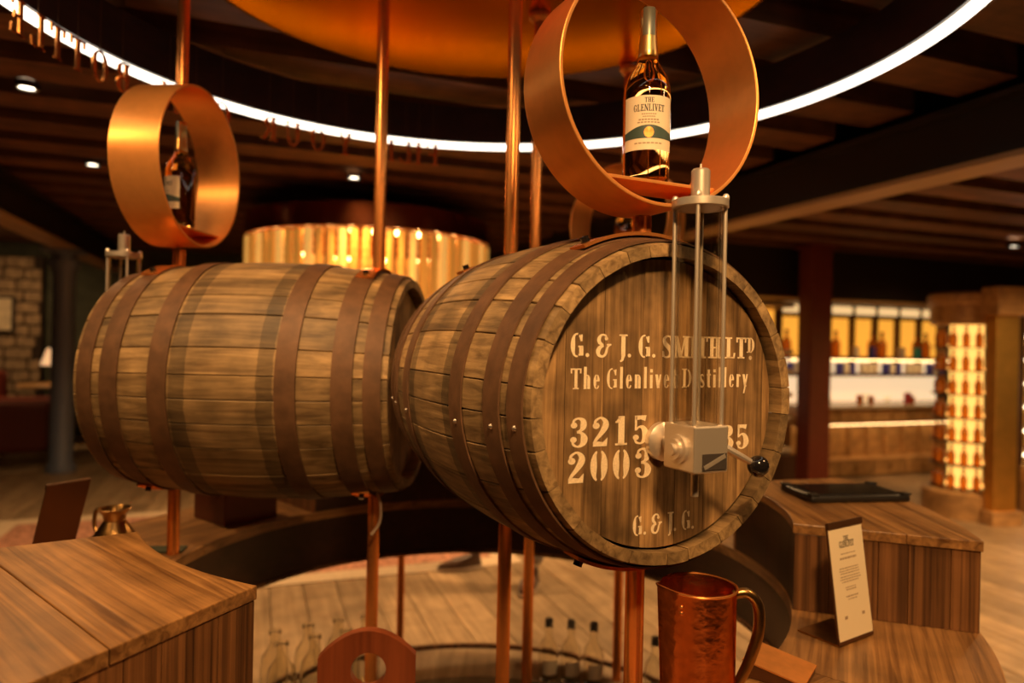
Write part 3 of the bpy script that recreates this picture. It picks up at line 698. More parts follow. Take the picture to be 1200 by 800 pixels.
def block(a0, a1, z1, label, split=.52, r0=RI_, r1=RO, body='oak_side'):
    mid = math.radians((a0+a1)/2); h = math.radians(abs(a1-a0)/2); o = empty('oak_block', (C.x, C.y, ZB+.0005), mid, label, 'oak block', 'raised oak blocks on the ring counter')
    H = z1-ZB; xs = (r0+(r1-r0)*split)*math.cos(h*.5); n = 14
    ai = [h*(1-2*i/n) for i in range(n+1)]
    g = .0007
    def P(r): return [(r*math.cos(a), r*math.sin(a)) for a in ai]
    t0 = math.tan(h)
    cut_lo = [(xs-g, -(xs-g)*t0), (xs-g, (xs-g)*t0)]; cut_hi = [(xs+g, (xs+g)*t0), (xs+g, -(xs+g)*t0)]
    MB().prism(P(r0)[::1] + cut_lo, H-.024, H).build('top_board', 'oak_top', o, bevel=.002)
    MB().prism(cut_hi + P(r1)[::-1], H-.024, H).build('top_board', 'oak_top', o, bevel=.002)
    MB().prism(sector(r0+.016, r1-.016, -h*.94, h*.94, 12), 0, H-.0245).build('core', 'dark_fascia', o)
    nb = 5                                               # vertical boards cladding both ends, inner and outer faces
    for e in (-1, 1):
        wd = [.20, .27, .16, .22, .15]; x = r0+.003
        for w in wd:
            L = (r1-r0-.006)*w; c = x+L/2; x += L
            bd = MB().box((0, 0, (H-.025)/2), (L-.0012, .012, H-.025)).build('side_board', body, o, bevel=.001)
            bd.location = (c*math.cos(e*(h-.010)), c*math.sin(e*(h-.010)), 0); bd.rotation_euler = (0, 0, e*(h-.010))
    nseg = max(4, int(h*2*1.0/.12))
    for r_, nm in ((r0+.004, 'inner_board'), (r1-.016, 'outer_board')):
        for i in range(nseg):
            b0 = -h*.975+h*1.95*i/nseg; b1 = b0+h*1.95/nseg-.0012
            MB().prism(sector(r_, r_+.012, b0, b1, 4), 0, H-.025).build(nm, body if nm == 'outer_board' else 'dark_fascia', o)
    return o
block(-147, -113.2, .92, 'raised oak block at lower left with open corner in front', .60)
block(-19, 16, .92, 'raised oak block carrying the black tablet')
block(137, 72, .92, 'raised oak block behind the left barrel at the back of the ring')

# lower plinth with glass bottles
pt = empty('base_plinth', (C.x, C.y, 0), 0, 'low round wooden plinth on the floor inside the ring counter', 'plinth')
MB().lathe([(.73, .001), (.98, .001), (.98, .052), (.73, .052), (.73, .001)], 96).build('plinth_ring', 'floor', pt, smooth=True)
MB().lathe([(.985, .001), (1.0, .001), (1.0, .066), (.985, .066), (.985, .001)], 96).build('edge_band', 'oak_side', pt, smooth=True)
MB().lathe([(0, .001), (.728, .001), (.728, .012), (0, .012)], 64).build('inner_disc', 'dark_fascia', pt, smooth=True)
cb_body = MB().lathe([(0, .003), (.033, 0), (.038, .004), (.0385, .11), (.034, .135), (.020, .155), (.0145, .170), (.0140, .194), (.0175, .196), (.0175, .204), (.0125, .206), (.0125, .172), (.018, .156), (.031, .134), (.0355, .11), (.0355, .008), (0, .008)], 24).data('glass_body', 'bottle_clear', True, 50)
cb_cap = MB().lathe([(0, .203), (.0150, .203), (.0155, .222), (.0145, .231), (0, .232)], 16).data('stopper', 'grey_cap', True)
cb_lab = MB().lathe([(.0390, .030), (.0390, .085)], 12, (0, 0, 0), -.8, .8).data('label', 'label', True)
def clear_bottle(p, rz, label, group, cap, sc=1.):
    o = empty('glass_bottle', p, rz, label, 'bottle', group); o.scale = (sc, sc, sc)
    inst('glass_body', cb_body, o)
    if cap: inst('stopper', cb_cap, o); inst('label', cb_lab, o)
    return o
ords = ['leftmost', 'second from left', 'third from left', 'fourth, beside the copper jug']
for i, (x, y) in enumerate([(.165, 2.70), (.250, 2.69), (.335, 2.67), (.545, 2.55)]):
    clear_bottle((x, y, .053), math.radians(-80), 'clear stoppered bottle with pale label under the front barrel, ' + ords[i], 'stoppered clear bottles on the plinth', True, 1.0)
k = 0
side = ['leftmost in the back row', 'second in the back row', 'third in the back row', 'rightmost in the back row by the pole', 'leftmost in the front row', 'middle of the front row', 'rightmost in the front row']
for (x, y) in [(-.815, 2.47), (-.715, 2.53), (-.620, 2.585), (-.525, 2.63), (-.760, 2.375), (-.665, 2.435), (-.57, 2.49)]:
    clear_bottle((x, y, .053), 0, 'uncorked clear bottle by the lower left block, ' + side[k], 'empty clear bottles on the plinth', False, 1.28); k += 1

# copper jug
jg = empty('copper_jug', (.318, 1.160, ZB+.001), 0, 'tall hammered copper jug with curved handle in the foreground', 'jug')
mb = MB(); prof = [(0, .002), (.056, 0), (.060, .004), (.0600, .05), (.0605, .238), (.062, .243), (.0605, .244), (.058, .238), (.0575, .01), (0, .008)]
mb.lathe(prof, 48)
def spoutify(p):
    x, y, z = p
    if z > .17:
        a = math.atan2(y, x); da = abs((a - math.radians(188) + PI) % (2*PI) - PI); w = max(0, 1-da/.42)**2*((z-.17)/.074)**2
        x += math.cos(a)*w*.014; y += math.sin(a)*w*.014; z += w*.004
    return (x, y, z)
mb.v = [spoutify(p) for p in mb.v]
jb = mb.build('body', 'copper_hammer', jg, smooth=True)
MB().tube([((.0612)*math.cos(i*PI/24), .0612*math.sin(i*PI/24), .2415) for i in range(-18, 19)], .0022, 8).build('rim_bead', 'copper', jg, smooth=True)
hp = catmull([(.056, -.004, .228), (.078, -.006, .232), (.096, -.006, .212), (.098, -.006, .170), (.084, -.005, .120), (.066, -.004, .080), (.058, -.003, .062)], 6)
MB().tube(hp, .007, 12, [.0075+.002*math.sin(i/len(hp)*PI) for i in range(len(hp))]).build('handle', 'brass', jg, smooth=True)
for z in (.222, .212):
    MB().ball((-.0395, -.046, z), .0035, 6).build('rivet', 'copper', jg, smooth=True)

# L shaped card stands
def card_stand(loc, rz, label, back, k=1., lean=8):
    o = empty('card_stand', loc, rz, label, 'card stand', 'menu card stands'); o.scale = (k, k, k)
    tilt = Matrix.Rotation(math.radians(9), 4, 'X')
    MB().box((0, -.040 if back else .045, .0015), (.118, .09, .003)).build('base_plate', 'brass' if not back else 'bronze', o)
    pn = MB().box((0, 0, .118), (.118, .003, .232)).build('back_panel', 'bronze', o); T_ = Matrix.Rotation(math.radians(-lean), 4, 'X'); pn.matrix_local = T_
    MB().prism([(-.059, 0), (-.012, 0), (-.006, .008), (.006, .008), (.012, 0), (.059, 0), (.059, -.012), (-.059, -.012)], -.0035, .0).build('lower_lip', 'bronze', pn).matrix_local = Matrix.Translation((0, -.003, .014)) @ Matrix.Rotation(PI/2, 4, 'X')
    MB().box((0, -.003, .229), (.118, .005, .012)).build('upper_lip', 'bronze', pn)
    cd_ = MB().box((0, -.0025, .117), (.114, .0012, .216)).build('card', 'label', pn)
    rot = Matrix.Rotation(-PI/2, 4, 'Z')
    for s, z, size, wd in (('THE', .196, .0090, .017), ('GLENLIVET', .183, .0125, .050)):
        text_mesh(s, size, .19, .09, 0, 1., .10, wd)[0].build('card_lettering', 'ink', cd_).matrix_local = Matrix.Translation((-.002, -.0034, z)) @ rot
    pr = MB()
    for z, wd, h in ((.170, .05, .002), (.160, .058, .004), (.142, .068, .0022), (.137, .070, .0022), (.132, .064, .0022), (.126, .066, .0022), (.121, .070, .0022), (.116, .060, .0022), (.105, .040, .002), (.100, .036, .003), (.087, .042, .003), (.082, .030, .002)):
        x = -wd/2
        while x < wd/2-.004:
            l = random.uniform(.003, .009); pr.add([(x, -.0034, z), (min(x+l, wd/2), -.0034, z), (min(x+l, wd/2), -.0034, z+h), (x, -.0034, z+h)], [(0, 1, 2, 3)]); x += l+.0018
    for x in (-.033, .026): pr.add([(x, -.0034, .047), (x+.010, -.0034, .047), (x+.010, -.0034, .053), (x, -.0034, .053)], [(0, 1, 2, 3)])
    pr.build('small_print', 'ink_soft', cd_)['kind'] = 'stuff'
    return o
card_stand((.765, 1.53, ZB+.001), math.radians(33), 'cream menu card in a bronze stand on the right counter', False, 1.1)
card_stand((-1.225, 1.86, ZB+.001), math.radians(240), 'bronze card stand seen from behind beside the brass pitcher', True, 1.16, 22).scale = (.92, 1.16, 1.16)

# sloped copper plate
cw = empty('copper_plaque', (.535, 1.365, ZB+.001), math.radians(-35), 'small sloping copper plaque beside the copper jug', 'plaque')
mbk = MB(); mbk.add([(-.055, -.05, 0), (.055, -.05, 0), (.055, .05, 0), (-.055, .05, 0), (-.055, -.05, .030), (.055, -.05, .012), (.055, .05, .012), (-.055, .05, .030)], [(0, 3, 2, 1), (4, 5, 6, 7), (0, 1, 5, 4), (1, 2, 6, 5), (2, 3, 7, 6), (3, 0, 4, 7)])
mbk.build('base', 'bronze', cw)
MB().add([(-.057, -.052, .0312), (.057, -.052, .0125), (.057, .052, .0125), (-.057, .052, .0312), (-.057, -.052, .0342), (.057, -.052, .0155), (.057, .052, .0155), (-.057, .052, .0342)], [(0, 3, 2, 1), (4, 5, 6, 7), (0, 1, 5, 4), (1, 2, 6, 5), (2, 3, 7, 6), (3, 0, 4, 7)]).build('plate', 'copper_plate', cw)

# wooden board with finger hole
wb = empty('wooden_carrier', (-.198, 1.00, ZB+.001), math.radians(6), 'red-stained wooden carrier end board with round finger hole', 'carrier')
outer = [(.069, 0), (.069, .178)]; n = 18
for i in range(n+1):
    x = .069-.138*i/n; outer.append((x, .184+.037*(1-(x/.069)**2)))
outer += [(-.069, .178), (-.069, 0)]
import bmesh
bm = bmesh.new(); hole = [(.002+.025*math.cos(2*PI*i/28), .165 + .025*math.sin(2*PI*i/28)) for i in range(28)]
e = []
for loop in (outer, hole):
    v = [bm.verts.new((x, 0, z)) for x, z in loop]; e += [bm.edges.new((v[i], v[(i+1) % len(v)])) for i in range(len(v))]
bmesh.ops.triangle_fill(bm, use_beauty=True, edges=e)
r_ = bmesh.ops.extrude_face_region(bm, geom=bm.faces[:]); bmesh.ops.translate(bm, vec=(0, .016, 0), verts=[g_ for g_ in r_['geom'] if isinstance(g_, bmesh.types.BMVert)])
bmesh.ops.recalc_face_normals(bm, faces=bm.faces); me = bpy.data.meshes.new('end_board'); bm.to_mesh(me); bm.free(); me.materials.append(M['red_wood'])
inst('end_board', me, wb)
MB().box((0, .075, .03), (.138, .116, .06)).build('tray_box', 'red_wood', wb, bevel=.002)

# tablet
tb = empty('tablet', (.97, 2.03, .9215), math.radians(8), 'black tablet in a rugged case on the right oak block', 'tablet')
MB().prism([(-.15, -.085), (.15, -.085), (.15, .085), (-.15, .085)], .0, .020).build('case', 'black_plastic', tb, bevel=.007)
MB().box((0, 0, .0215), (.245, .135, .002)).build('screen', 'screen', tb)
for x in (-.138, .138):
    for y in (-.073, .073): MB().box((x, y, .022), (.026, .026, .006)).build('corner_bumper', 'black_plastic', tb, bevel=.002)

# brass pitcher, mat, red box
bp_ = empty('brass_pitcher', (-1.12, 1.99, ZB+.001), math.radians(-20), 'small dull brass pitcher on the left of the ring counter', 'pitcher'); bp_.scale = (1.4,)*3
MB().lathe([(0, .002), (.026, 0), (.032, .004), (.043, .026), (.042, .042), (.030, .062), (.020, .078), (.022, .090), (.031, .102), (.029, .103), (.019, .088), (.017, .078), (.027, .060), (.038, .040), (0, .01)], 32).build('body', 'brass', bp_, smooth=True)
MB().tube(catmull([(-.026, 0, .098), (-.050, 0, .092), (-.055, 0, .062), (-.042, 0, .040)], 6), .004, 10).build('handle', 'brass', bp_, smooth=True)
MB().add([(.024, -.010, .100), (.024, .010, .100), (.044, 0, .106), (.020, -.006, .088), (.020, .006, .088)], [(0, 2, 1), (0, 3, 2), (1, 2, 4), (3, 4, 2)]).build('pouring_lip', 'brass', bp_)
gm = MB().prism([(-.07, -.03), (.07, -.03), (.07, .03), (-.07, .03)], 0, .006).build('serving_mat', 'green_cloth', None, (-1.03, 2.07, ZB+.001), math.radians(8))
tag(gm, 'dark green flat mat beside the brass pitcher', 'mat')
rx = empty('lacquer_box', (-.965, 2.475, ZB+.001), math.radians(-38), 'dark red lacquered box under the left barrel', 'box')
MB().box((0, 0, .060), (.20, .20, .120)).build('body', 'red_box', rx, bevel=.003); MB().box((0, 0, .129), (.206, .206, .016)).build('lid', 'red_box', rx, bevel=.003)

# ---------------------------------------------------------------- drum chandelier
ch = empty('drum_chandelier', (-1.21, 5.9, 1.60), 0, 'wide copper drum chandelier with glowing amber strands', 'chandelier')
MB().lathe([(1.0, .54), (1.0, .70), (.985, .70), (.985, .54), (1.0, .54)], 96).build('copper_band', 'copper_dark', ch, smooth=True)
MB().lathe([(0, .70), (.985, .70), (.985, .715), (0, .715)], 64).build('top_plate', 'copper_dark', ch, smooth=True)
MB().cyl((0, 0, .715), (0, 0, .88), .03, 16).build('stem', 'bronze', ch)
stm = {}
for i in range(72):
    a = 2*PI*i/72; r = .965; L = random.choice((.44, .47, .50)); key = (L, i % 3 == 0)
    if key not in stm:
        pr = [(0, .535)]; z = .535; q = 0
        while z > .535-L: pr += [(.030, z-.006), (.034, z-.03), (.030, z-.052)]; z -= .058
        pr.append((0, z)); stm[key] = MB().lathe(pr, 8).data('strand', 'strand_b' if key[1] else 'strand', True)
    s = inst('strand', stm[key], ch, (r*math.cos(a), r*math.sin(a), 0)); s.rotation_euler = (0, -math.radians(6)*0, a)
bl_me = MB().ball((0, 0, 0), .018, 8).data('bulb', 'bulb', True)
for i in range(36):
    a = 2*PI*i/36+.06; inst('bulb', bl_me, ch, (.925*math.cos(a), .925*math.sin(a), .515))

# ---------------------------------------------------------------- lit bar shelves at the right
BV = 5.75
def unit(name, u, label, cat, group=None): return empty(name, UV(u, BV, 0), R20, label, cat, group)
PIT = .335; U0 = 5.22; NC = 7
sh = unit('bar_shelf_unit', U0, 'wall unit of amber backlit shelf bays with drawers below', 'shelf unit')
LW = NC*PIT
MB().box((LW/2, .34, .96), (LW, .02, 1.86)).build('back_panel', 'shelf_frame', sh)
for i in range(NC+1): MB().box((i*PIT, .290, 1.45), (.034, .075, .78)).build('upright', 'shelf_frame', sh)
for z in (1.835, 1.70, 1.24, 1.06): MB().box((LW/2, .20, z), (LW+.03, .27, .022)).build('shelf_board', 'shelf_frame', sh)
for i in range(NC):
    x = (i+.5)*PIT
    MB().box((x, .325, 1.47), (PIT-.028, .008, .42)).build('amber_panel', 'backlit', sh)
    MB().box((x, .27, 1.768), (PIT-.06, .05, .085)).build('lamp_box', 'lampbox', sh, bevel=.01)
    MB().box((x, .325, 1.15), (PIT-.028, .008, .15)).build('pale_panel', 'backlit_pale', sh)
MB().box((LW/2, .325, .90), (LW, .008, .29)).build('splashback', 'backlit_pale', sh)
MB().box((LW/2, .10, .735), (LW+.04, .50, .030)).build('counter_top', 'counter', sh, bevel=.004)
MB().box((LW/2, .22, .27), (LW, .22, .50)).build('alcove_back', 'shelf_wood', sh)
for i in range(5):
    x = (i+.5)*LW/5
    for z, h in ((.635, .16), (.10, .17)):
        d = MB().box((x, -.085, z), (LW/5-.012, .03, h)).build('drawer', 'shelf_wood', sh, bevel=.004)
        MB().ball((x, -.115, z), .016, 6).build('knob', 'brass', d, smooth=True)
MB().box((LW/2, .10, .635), (LW, .34, .165)).build('drawer_case', 'shelf_wood', sh); MB().box((LW/2, .10, .095), (LW, .34, .18)).build('plinth', 'shelf_wood', sh)
MB().box((LW/2, -.02, .545), (LW, .03, .012)).build('light_strip', 'led_shelf', sh)
MB().box((LW/2, .09, 1.224), (LW, .02, .010)).build('light_strip', 'led_shelf', sh)  # extra glowing strip, added to brighten the cartons below
for i in range(10): MB().box((i*LW/9, .085, .365), (.03, .05, .36)).build('divider', 'shelf_wood', sh)
# things on the shelves
bx_me = {c: MB().box((0, 0, .06), (.062, .05, .12)).data('carton', c) for c in ('white_card', 'blue_card', 'teal_card', 'red_card')}
mini_b = MB().lathe([(0, 0), (.034, 0), (.036, .10), (.030, .13), (.012, .15), (.012, .19), (0, .19)], 14).data('glass_body', 'amber_opaque', True)
mini_c = MB().lathe([(0, .188), (.014, .188), (.014, .215), (0, .215)], 10).data('cap', 'dark_cap', True)
def on_shelf(u, v, z): return UV(U0+u, BV+v, z)
ORD = ['first', 'second', 'third', 'fourth', 'fifth', 'sixth', 'seventh', 'eighth', 'ninth']
def small_bottle(p, label, group, s=1.):
    o = empty('display_bottle', p, 0, label, 'bottle', group); o.scale = (s, s, s); inst('glass_body', mini_b, o); inst('cap', mini_c, o); return o
for i in range(NC):
    x = (i+.5)*PIT; c = ['red_card', 'teal_card', 'white_card', 'blue_card', 'white_card', 'teal_card', 'white_card', 'red_card', 'blue_card'][i]
    o = inst('carton', bx_me[c], None, on_shelf(x+(-.05 if i % 2 else .05), .12, 1.2515), R20); tag(o, c.split('_')[0] + ' carton in amber shelf bay, bay %s from the red column' % ['first', 'second', 'third', 'fourth', 'fifth', 'sixth', 'seventh', 'eighth', 'ninth'][i], 'carton', 'cartons in the amber bays')
    small_bottle(on_shelf(x+.095 if i % 2 else x-.095, .25, 1.2515), 'amber bottle in the %s upper backlit bay from the red column' % ORD[i], 'bottles in the amber bays', 1.35)
    for j, dx in enumerate((-.09, 0, .09)):
        cc = ('blue_card' if j != 1 else 'white_card') if i % 2 == 0 else 'white_card'
        o = inst('carton', bx_me[cc], None, on_shelf(x+dx, .20, 1.0715), R20+(.35 if i % 2 else 0)); tag(o, ('deep blue' if cc == 'blue_card' else 'white') + (' upright' if i % 2 == 0 else ' angled') + ' carton, %s of three below the %s amber bay from the red column' % (['left', 'middle', 'right'][j], ORD[i]), 'carton', 'cartons on the pale shelf')
for i, (x, s, kind) in enumerate([(.28, 1, 0), (.36, .8, 0), (.44, .7, 1), (.86, .9, 0), (.94, 1, 1), (1.02, .8, 0), (1.25, .7, 1), (1.55, .9, 2), (1.62, .7, 0)]):
    p = on_shelf(x, .02, .7515)
    if kind == 2:
        o = inst('carton', bx_me['red_card'], None, p, R20); tag(o, 'small red carton on the bar counter', 'carton', 'small things on the bar counter')
    else:
        o = empty('tumbler', p, 0, ('amber' if kind == 0 else 'clear') + ' tumbler on the bar counter, %s item from the red column' % ORD[i], 'glass', 'small things on the bar counter'); o.scale = (s, s, s)
        MB().lathe([(0, 0), (.032, 0), (.040, .11), (.037, .11), (.030, .012), (0, .012)], 16).build('cup', 'amber_opaque' if kind == 0 else 'bottle_clear', o, smooth=True)
# pale shelves left of the red column
ls = empty('side_shelf', UV(4.25, BV, 0), R20, 'pale lit shelves between the front barrel and the red column', 'shelf unit')
MB().box((.45, .30, .96), (.95, .02, 1.84)).build('back_panel', 'shelf_wood', ls)
for z in (.30, .62, .86, 1.10, 1.30, 1.78): MB().box((.45, .15, z), (.95, .28, .05)).build('shelf_board', 'counter', ls)
MB().box((.45, .285, 1.54), (.90, .008, .40)).build('amber_panel', 'backlit', ls)
for z in (.74, .98, 1.20): MB().box((.45, .285, z), (.90, .008, .14)).build('pale_panel', 'backlit_pale', ls)
MB().box((.45, .10, .13), (.95, .36, .26)).build('plinth', 'shelf_frame', ls)

# round glowing bottle display
DC = Vector((3.77, 5.80, 0)); DR = .25
rd = empty('round_display', DC, R20, 'glowing round bottle display tower at right', 'display')
MB().lathe([(0, 0), (DR+.06, 0), (DR+.06, .20), (DR+.02, .22), (0, .22)], 40).build('plinth', 'shelf_wood', rd, smooth=True)
MB().lathe([(0, .22), (.12, .22), (.12, 1.56), (0, 1.56)], 32).build('glowing_core', 'core', rd, smooth=True)
MB().lathe([(0, 1.56), (DR, 1.56), (DR+.02, 1.58), (DR+.02, 1.72), (DR+.04, 1.74), (DR+.04, 1.80), (DR+.02, 1.82), (0, 1.82)], 40).build('cornice', 'shelf_wood', rd, smooth=True)
TI = 7; TH = 1.34/TI
for j in range(TI):
    z = .222 + j*TH
    MB().lathe([(.122, z), (DR, z), (DR, z+.010), (.122, z+.010), (.122, z)], 40).build('tier_shelf', 'shelf_frame', rd, smooth=True)
    MB().lathe([(.125, z+.0145), (.145, z+.0145), (.145, z+.024), (.125, z+.024), (.125, z+.0145)], 40).build('tier_light', 'core', rd, smooth=True)
    for i in range(9):
        a = math.radians(155+i*25)+.1
        small_bottle((DC.x+(DR-.045)*math.cos(a), DC.y+(DR-.045)*math.sin(a), z+.0105), 'small amber bottle on %s tier of the round display, %s from left' % (['the lowest', 'the second lowest', 'the third lowest', 'the middle', 'the third highest', 'the second highest', 'the top'][j], ORD[i]), 'bottles in the round display', .78)
bp2 = empty('brass_pillar', (3.835, 5.47, 0), math.radians(8), 'flat satin brass pillar beside the round bottle display', 'pillar')
MB().box((0, 0, .87), (.20, .10, 1.52)).build('panel', 'brass_panel', bp2, bevel=.004); MB().box((0, 0, .055), (.26, .16, .11)).build('plinth', 'shelf_wood', bp2, bevel=.004); MB().box((.02, 0, 1.74), (.28, .16, .22)).build('cornice', 'shelf_wood', bp2, bevel=.006)
wsf = empty('white_lit_shelf', (4.62, 6.02, 0), math.radians(-4), 'shelf with white light strips at the right picture edge', 'shelf unit')
MB().box((0, .14, .90), (.58, .02, 1.76)).build('back_panel', 'brass_panel', wsf); MB().box((-.30, .0, .90), (.03, .28, 1.76)).build('side_panel', 'shelf_frame', wsf); MB().box((.30, .0, .90), (.03, .28, 1.76)).build('side_panel', 'shelf_frame', wsf)
for i in range(6):
    z = .50+i*.20; MB().box((0, 0, z), (.56, .26, .020)).build('shelf_board', 'counter', wsf); MB().box((0, -.128, z-.018), (.54, .012, .024)).build('light_strip', 'led_white', wsf)
MB().box((0, -.10, .20), (.62, .46, .38)).build('base_cabinet', 'shelf_wood', wsf, bevel=.004)

# ---------------------------------------------------------------- left background
WP = UV(-5.2, 10.5, 0)
sw = structure(MB().box((0, 0, 0), (2.0, .10, 2.3)).build('wall_stone', 'wall_brown', None, UV(-3.55, 10.36, 1.15), R20), 'rough pale stone wall at far left')
for r in range(16):
    x = -1.0+random.uniform(0, .1); z = -1.13+r*.142
    while x < .9:
        w = random.uniform(.18, .42); w = min(w, 1.0-x)
        if w > .08: MB().box((x+w/2, -.06+random.uniform(-.012, .012), z+.066), (w-.02, .05, .122)).build('stone', 'stone', sw, bevel=.012)
        x += w
pf = empty('picture_frame', UV(-3.02, 10.24, 1.56), R20, 'framed cream print on the stone wall', 'picture')
MB().box((0, 0, 0), (.40, .03, .46)).build('frame', 'frame_wood', pf, bevel=.004); MB().box((0, -.018, 0), (.33, .006, .39)).build('print', 'print', pf)
def armchair(loc, rz, label):
    o = empty('armchair', loc, rz, label, 'armchair', 'oxblood armchairs')
    MB().box((0, 0, .26), (.62, .62, .24)).build('seat_base', 'leather', o, bevel=.03); MB().box((0, -.03, .43), (.58, .56, .12)).build('seat_cushion', 'leather', o, bevel=.045)
    MB().box((0, .32, .58), (.74, .16, .66)).build('backrest', 'leather', o, bevel=.06)
    for s in (-1, 1): MB().box((s*.38, 0, .38), (.14, .70, .50)).build('armrest', 'leather', o, bevel=.05)
    for sx in (-1, 1):
        for sy in (-1, 1): MB().lathe([(0, 0), (.018, 0), (.026, .14), (0, .14)], 10, (sx*.28, sy*.26, 0)).build('leg', 'shelf_frame', o)
armchair((-5.05, 7.35, .012), math.radians(-60), 'oxblood leather armchair nearest the round iron column')
armchair((-6.1, 7.6, .012), math.radians(-20), 'oxblood leather armchair cut by the left picture edge')
st_ = empty('side_table', (-5.45, 8.3, 0), 0, 'round wooden side table behind the oxblood armchairs', 'table')
MB().lathe([(0, .70), (.34, .70), (.35, .72), (.34, .74), (0, .74)], 32).build('table_top', 'shelf_wood', st_, smooth=True); MB().cyl((0, 0, .03), (0, 0, .70), .03, 14).build('stem', 'shelf_frame', st_); MB().lathe([(0, 0), (.20, 0), (.20, .02), (.04, .05), (0, .05)], 24).build('foot', 'shelf_frame', st_, smooth=True)
lp = empty('table_lamp', (-5.45, 8.3, .741), 0, 'small table lamp with pale cone shade at far left', 'lamp')
MB().lathe([(0, 0), (.06, 0), (.05, .02), (.012, .04), (.012, .26), (0, .26)], 18).build('lamp_base', 'brass', lp, smooth=True); MB().lathe([(.12, .22), (.05, .42), (.046, .42), (.116, .22), (.12, .22)], 24).build('lamp_shade', emit('lamp_shade_glow', (1, .66, .36), .5), lp, smooth=True)

# rugs
def rug(name, u0, u1, v0, v1, label):
    o = empty(name, UV((u0+u1)/2, (v0+v1)/2, .0005), R20, label, 'rug')
    a, b = (u1-u0), (v1-v0)
    MB().box((0, 0, .003), (a-.30, b-.30, .006)).build('field', 'rug', o)
    for s in (-1, 1):
        MB().box((0, s*(b/2-.075), .003), (a, .148, .006)).build('border', 'rug_edge', o); MB().box((s*(a/2-.075), 0, .003), (.148, b-.30, .006)).build('border', 'rug_edge', o)
rug('rug', -1.7, 1.55, 3.98, 5.9, 'faded red rug with cream border under the far side of the ring')
rug('rug', -6.5, -2.15, 4.72, 7.4, 'faded rug under the oxblood armchairs')

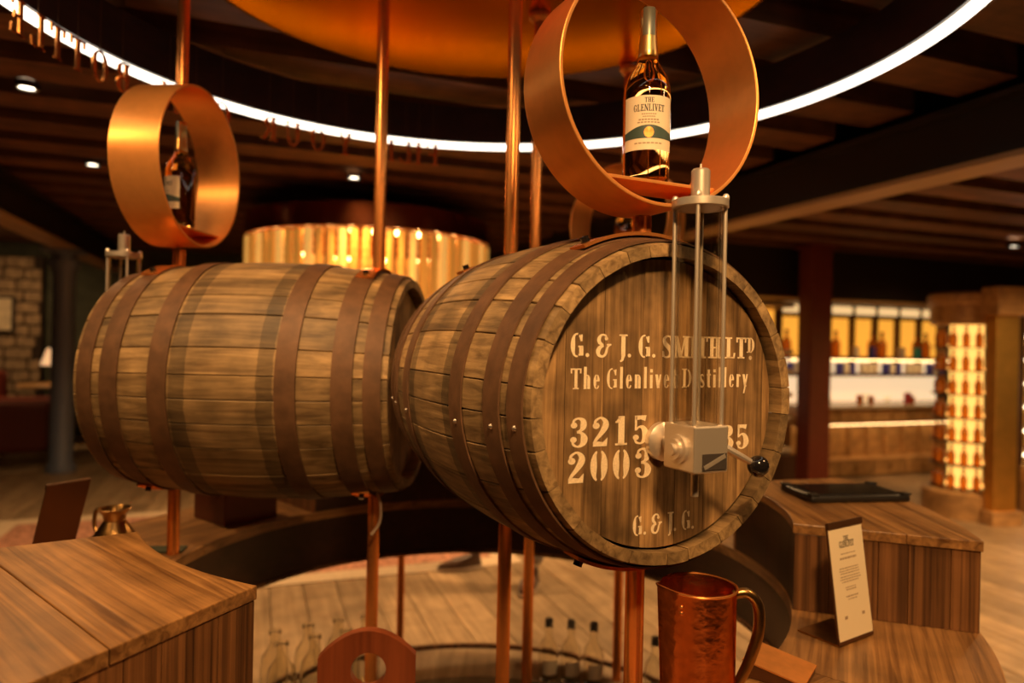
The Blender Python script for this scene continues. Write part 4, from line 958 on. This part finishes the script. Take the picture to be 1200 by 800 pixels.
# ---------------------------------------------------------------- a passer-by seen only by the feet below the counter
def person():
    o = empty('person', (-.04, 4.12, .0068), 0, 'person in dark jacket and grey trousers, only shoes and hems showing below the barrels', 'person')
    V = [(0, 0, .93), (0, 0, 1.10), (0, 0, 1.30), (0, 0, 1.43), (0, 0, 1.50), (-.01, -.02, 1.60), (-.01, -.02, 1.70),
         (.03, -.09, .90), (.16, -.18, .50), (.20, -.24, .10), (-.03, .08, .90), (-.13, .10, .50), (-.17, .03, .10),
         (0, -.18, 1.40), (.05, -.23, 1.13), (-.06, -.24, .90), (-.09, -.24, .83), (0, .18, 1.40), (.04, .23, 1.13), (-.05, .23, .90), (-.08, .23, .83)]
    R = [(.15, .12), (.15, .11), (.18, .12), (.13, .09), (.055, .055), (.085, .10), (.075, .09), (.085, .085), (.062, .062), (.05, .05), (.085, .085), (.062, .062), (.05, .05),
         (.055, .055), (.045, .045), (.035, .035), (.035, .022), (.055, .055), (.045, .045), (.035, .035), (.035, .022)]
    E_ = [(0, 1), (1, 2), (2, 3), (3, 4), (4, 5), (5, 6), (0, 7), (7, 8), (8, 9), (0, 10), (10, 11), (11, 12), (3, 13), (13, 14), (14, 15), (15, 16), (3, 17), (17, 18), (18, 19), (19, 20)]
    # fingers of both hands
    for hv, s in ((16, -1), (20, 1)):
        b = Vector(V[hv])
        for k, (dx, ln) in enumerate(((-.026, .062), (-.009, .070), (.008, .066), (.024, .052))):
            V += [tuple(b+Vector((dx, 0, -.03))), tuple(b+Vector((dx-.010, 0, -.03-ln)))]; R += [(.010, .010), (.008, .008)]; E_ += [(hv, len(V)-2), (len(V)-2, len(V)-1)]
        V += [tuple(b+Vector((-.035, 0, .0))), tuple(b+Vector((-.05, 0, -.045)))]; R += [(.011, .011), (.009, .009)]; E_ += [(hv, len(V)-2), (len(V)-2, len(V)-1)]
    me = bpy.data.meshes.new('body'); me.from_pydata(V, E_, []); ob = inst('body', me, o)
    me.materials.append(M['coat']); me.materials.append(M['trouser']); me.materials.append(M['skin'])
    sk = ob.modifiers.new('skin', 'SKIN'); me.skin_vertices.new() if not me.skin_vertices else None
    for i, r in enumerate(R): me.skin_vertices[0].data[i].radius = r
    me.skin_vertices[0].data[0].use_root = True
    sb = ob.modifiers.new('subdiv', 'SUBSURF'); sb.levels = 2; sb.render_levels = 2
    dg = bpy.context.evaluated_depsgraph_get(); m2 = bpy.data.meshes.new_from_object(ob.evaluated_get(dg))
    ob.modifiers.clear(); ob.data = m2
    while len(m2.materials) < 3: m2.materials.append(None)
    m2.materials[0] = M['coat']; m2.materials[1] = M['trouser']; m2.materials[2] = M['skin']
    for p in m2.polygons:
        z = p.center.z; p.use_smooth = True
        hand = abs(p.center.y) > .17 and z < .90 and z > .6
        p.material_index = 2 if (z > 1.47 or hand) else (1 if z < .95 and abs(p.center.y) < .19 + (.1 if z < .6 else 0) else 0)
    MB().lathe([(0, -.02), (.098, .0), (.102, .04), (.088, .09), (.05, .12), (0, .125)], 20, (.0, -.02, 1.66)).build('hair', 'hair', o, smooth=True)
    face = MB(); face.ball((-.090, -.050, 1.655), .009, 6).ball((-.090, .010, 1.655), .009, 6); face.build('eyes', 'ink', o)
    MB().add([(-.095, -.032, 1.66), (-.095, -.008, 1.66), (-.122, -.020, 1.615), (-.095, -.035, 1.61), (-.095, -.005, 1.61)], [(0, 1, 2), (0, 2, 3), (1, 4, 2), (2, 4, 3)]).build('nose', 'skin', o)
    for y in (-.118, .078): MB().ball((.0, y, 1.64), .022, 6).build('ear', 'skin', o, smooth=True)
    for k, (x, y, rz) in enumerate(((.18, -.26, math.radians(250)), (-.19, .02, math.radians(200)))):
        s = empty('shoe', (x, y, .0), rz); s.parent = o
        vs = []; n = 20; prof = [(0, 1.0), (.018, 1.02), (.05, .96), (.072, .7), (.085, .35)]
        mb_ = MB()
        for zi, (z, kk) in enumerate(prof):
            for i in range(n):
                a = 2*PI*i/n; cx = .135*math.cos(a); cy = .045*math.sin(a)*(1.0 if math.cos(a) > 0 else .82)
                hz = z if cx < .02 else z*(1-.45*(cx-.02)/.115)
                vs.append((.055+cx*kk*(1 if zi < 3 else .8) - (.05*(zi-2) if zi > 2 else 0), cy*kk, .002+hz))
        fs = [(j*n+i, j*n+(i+1) % n, (j+1)*n+(i+1) % n, (j+1)*n+i) for j in range(len(prof)-1) for i in range(n)] + [tuple(range(n))[::-1], tuple((len(prof)-1)*n+i for i in range(n))]
        mb_.add(vs, fs).build('upper', 'shoe', s, smooth=True, angle=60)
        MB().prism([(.055+.138*math.cos(2*PI*i/n), .047*math.sin(2*PI*i/n)*(1.0 if math.cos(2*PI*i/n) > 0 else .82)) for i in range(n)], .001, .016).build('sole', 'sole', s)
person()
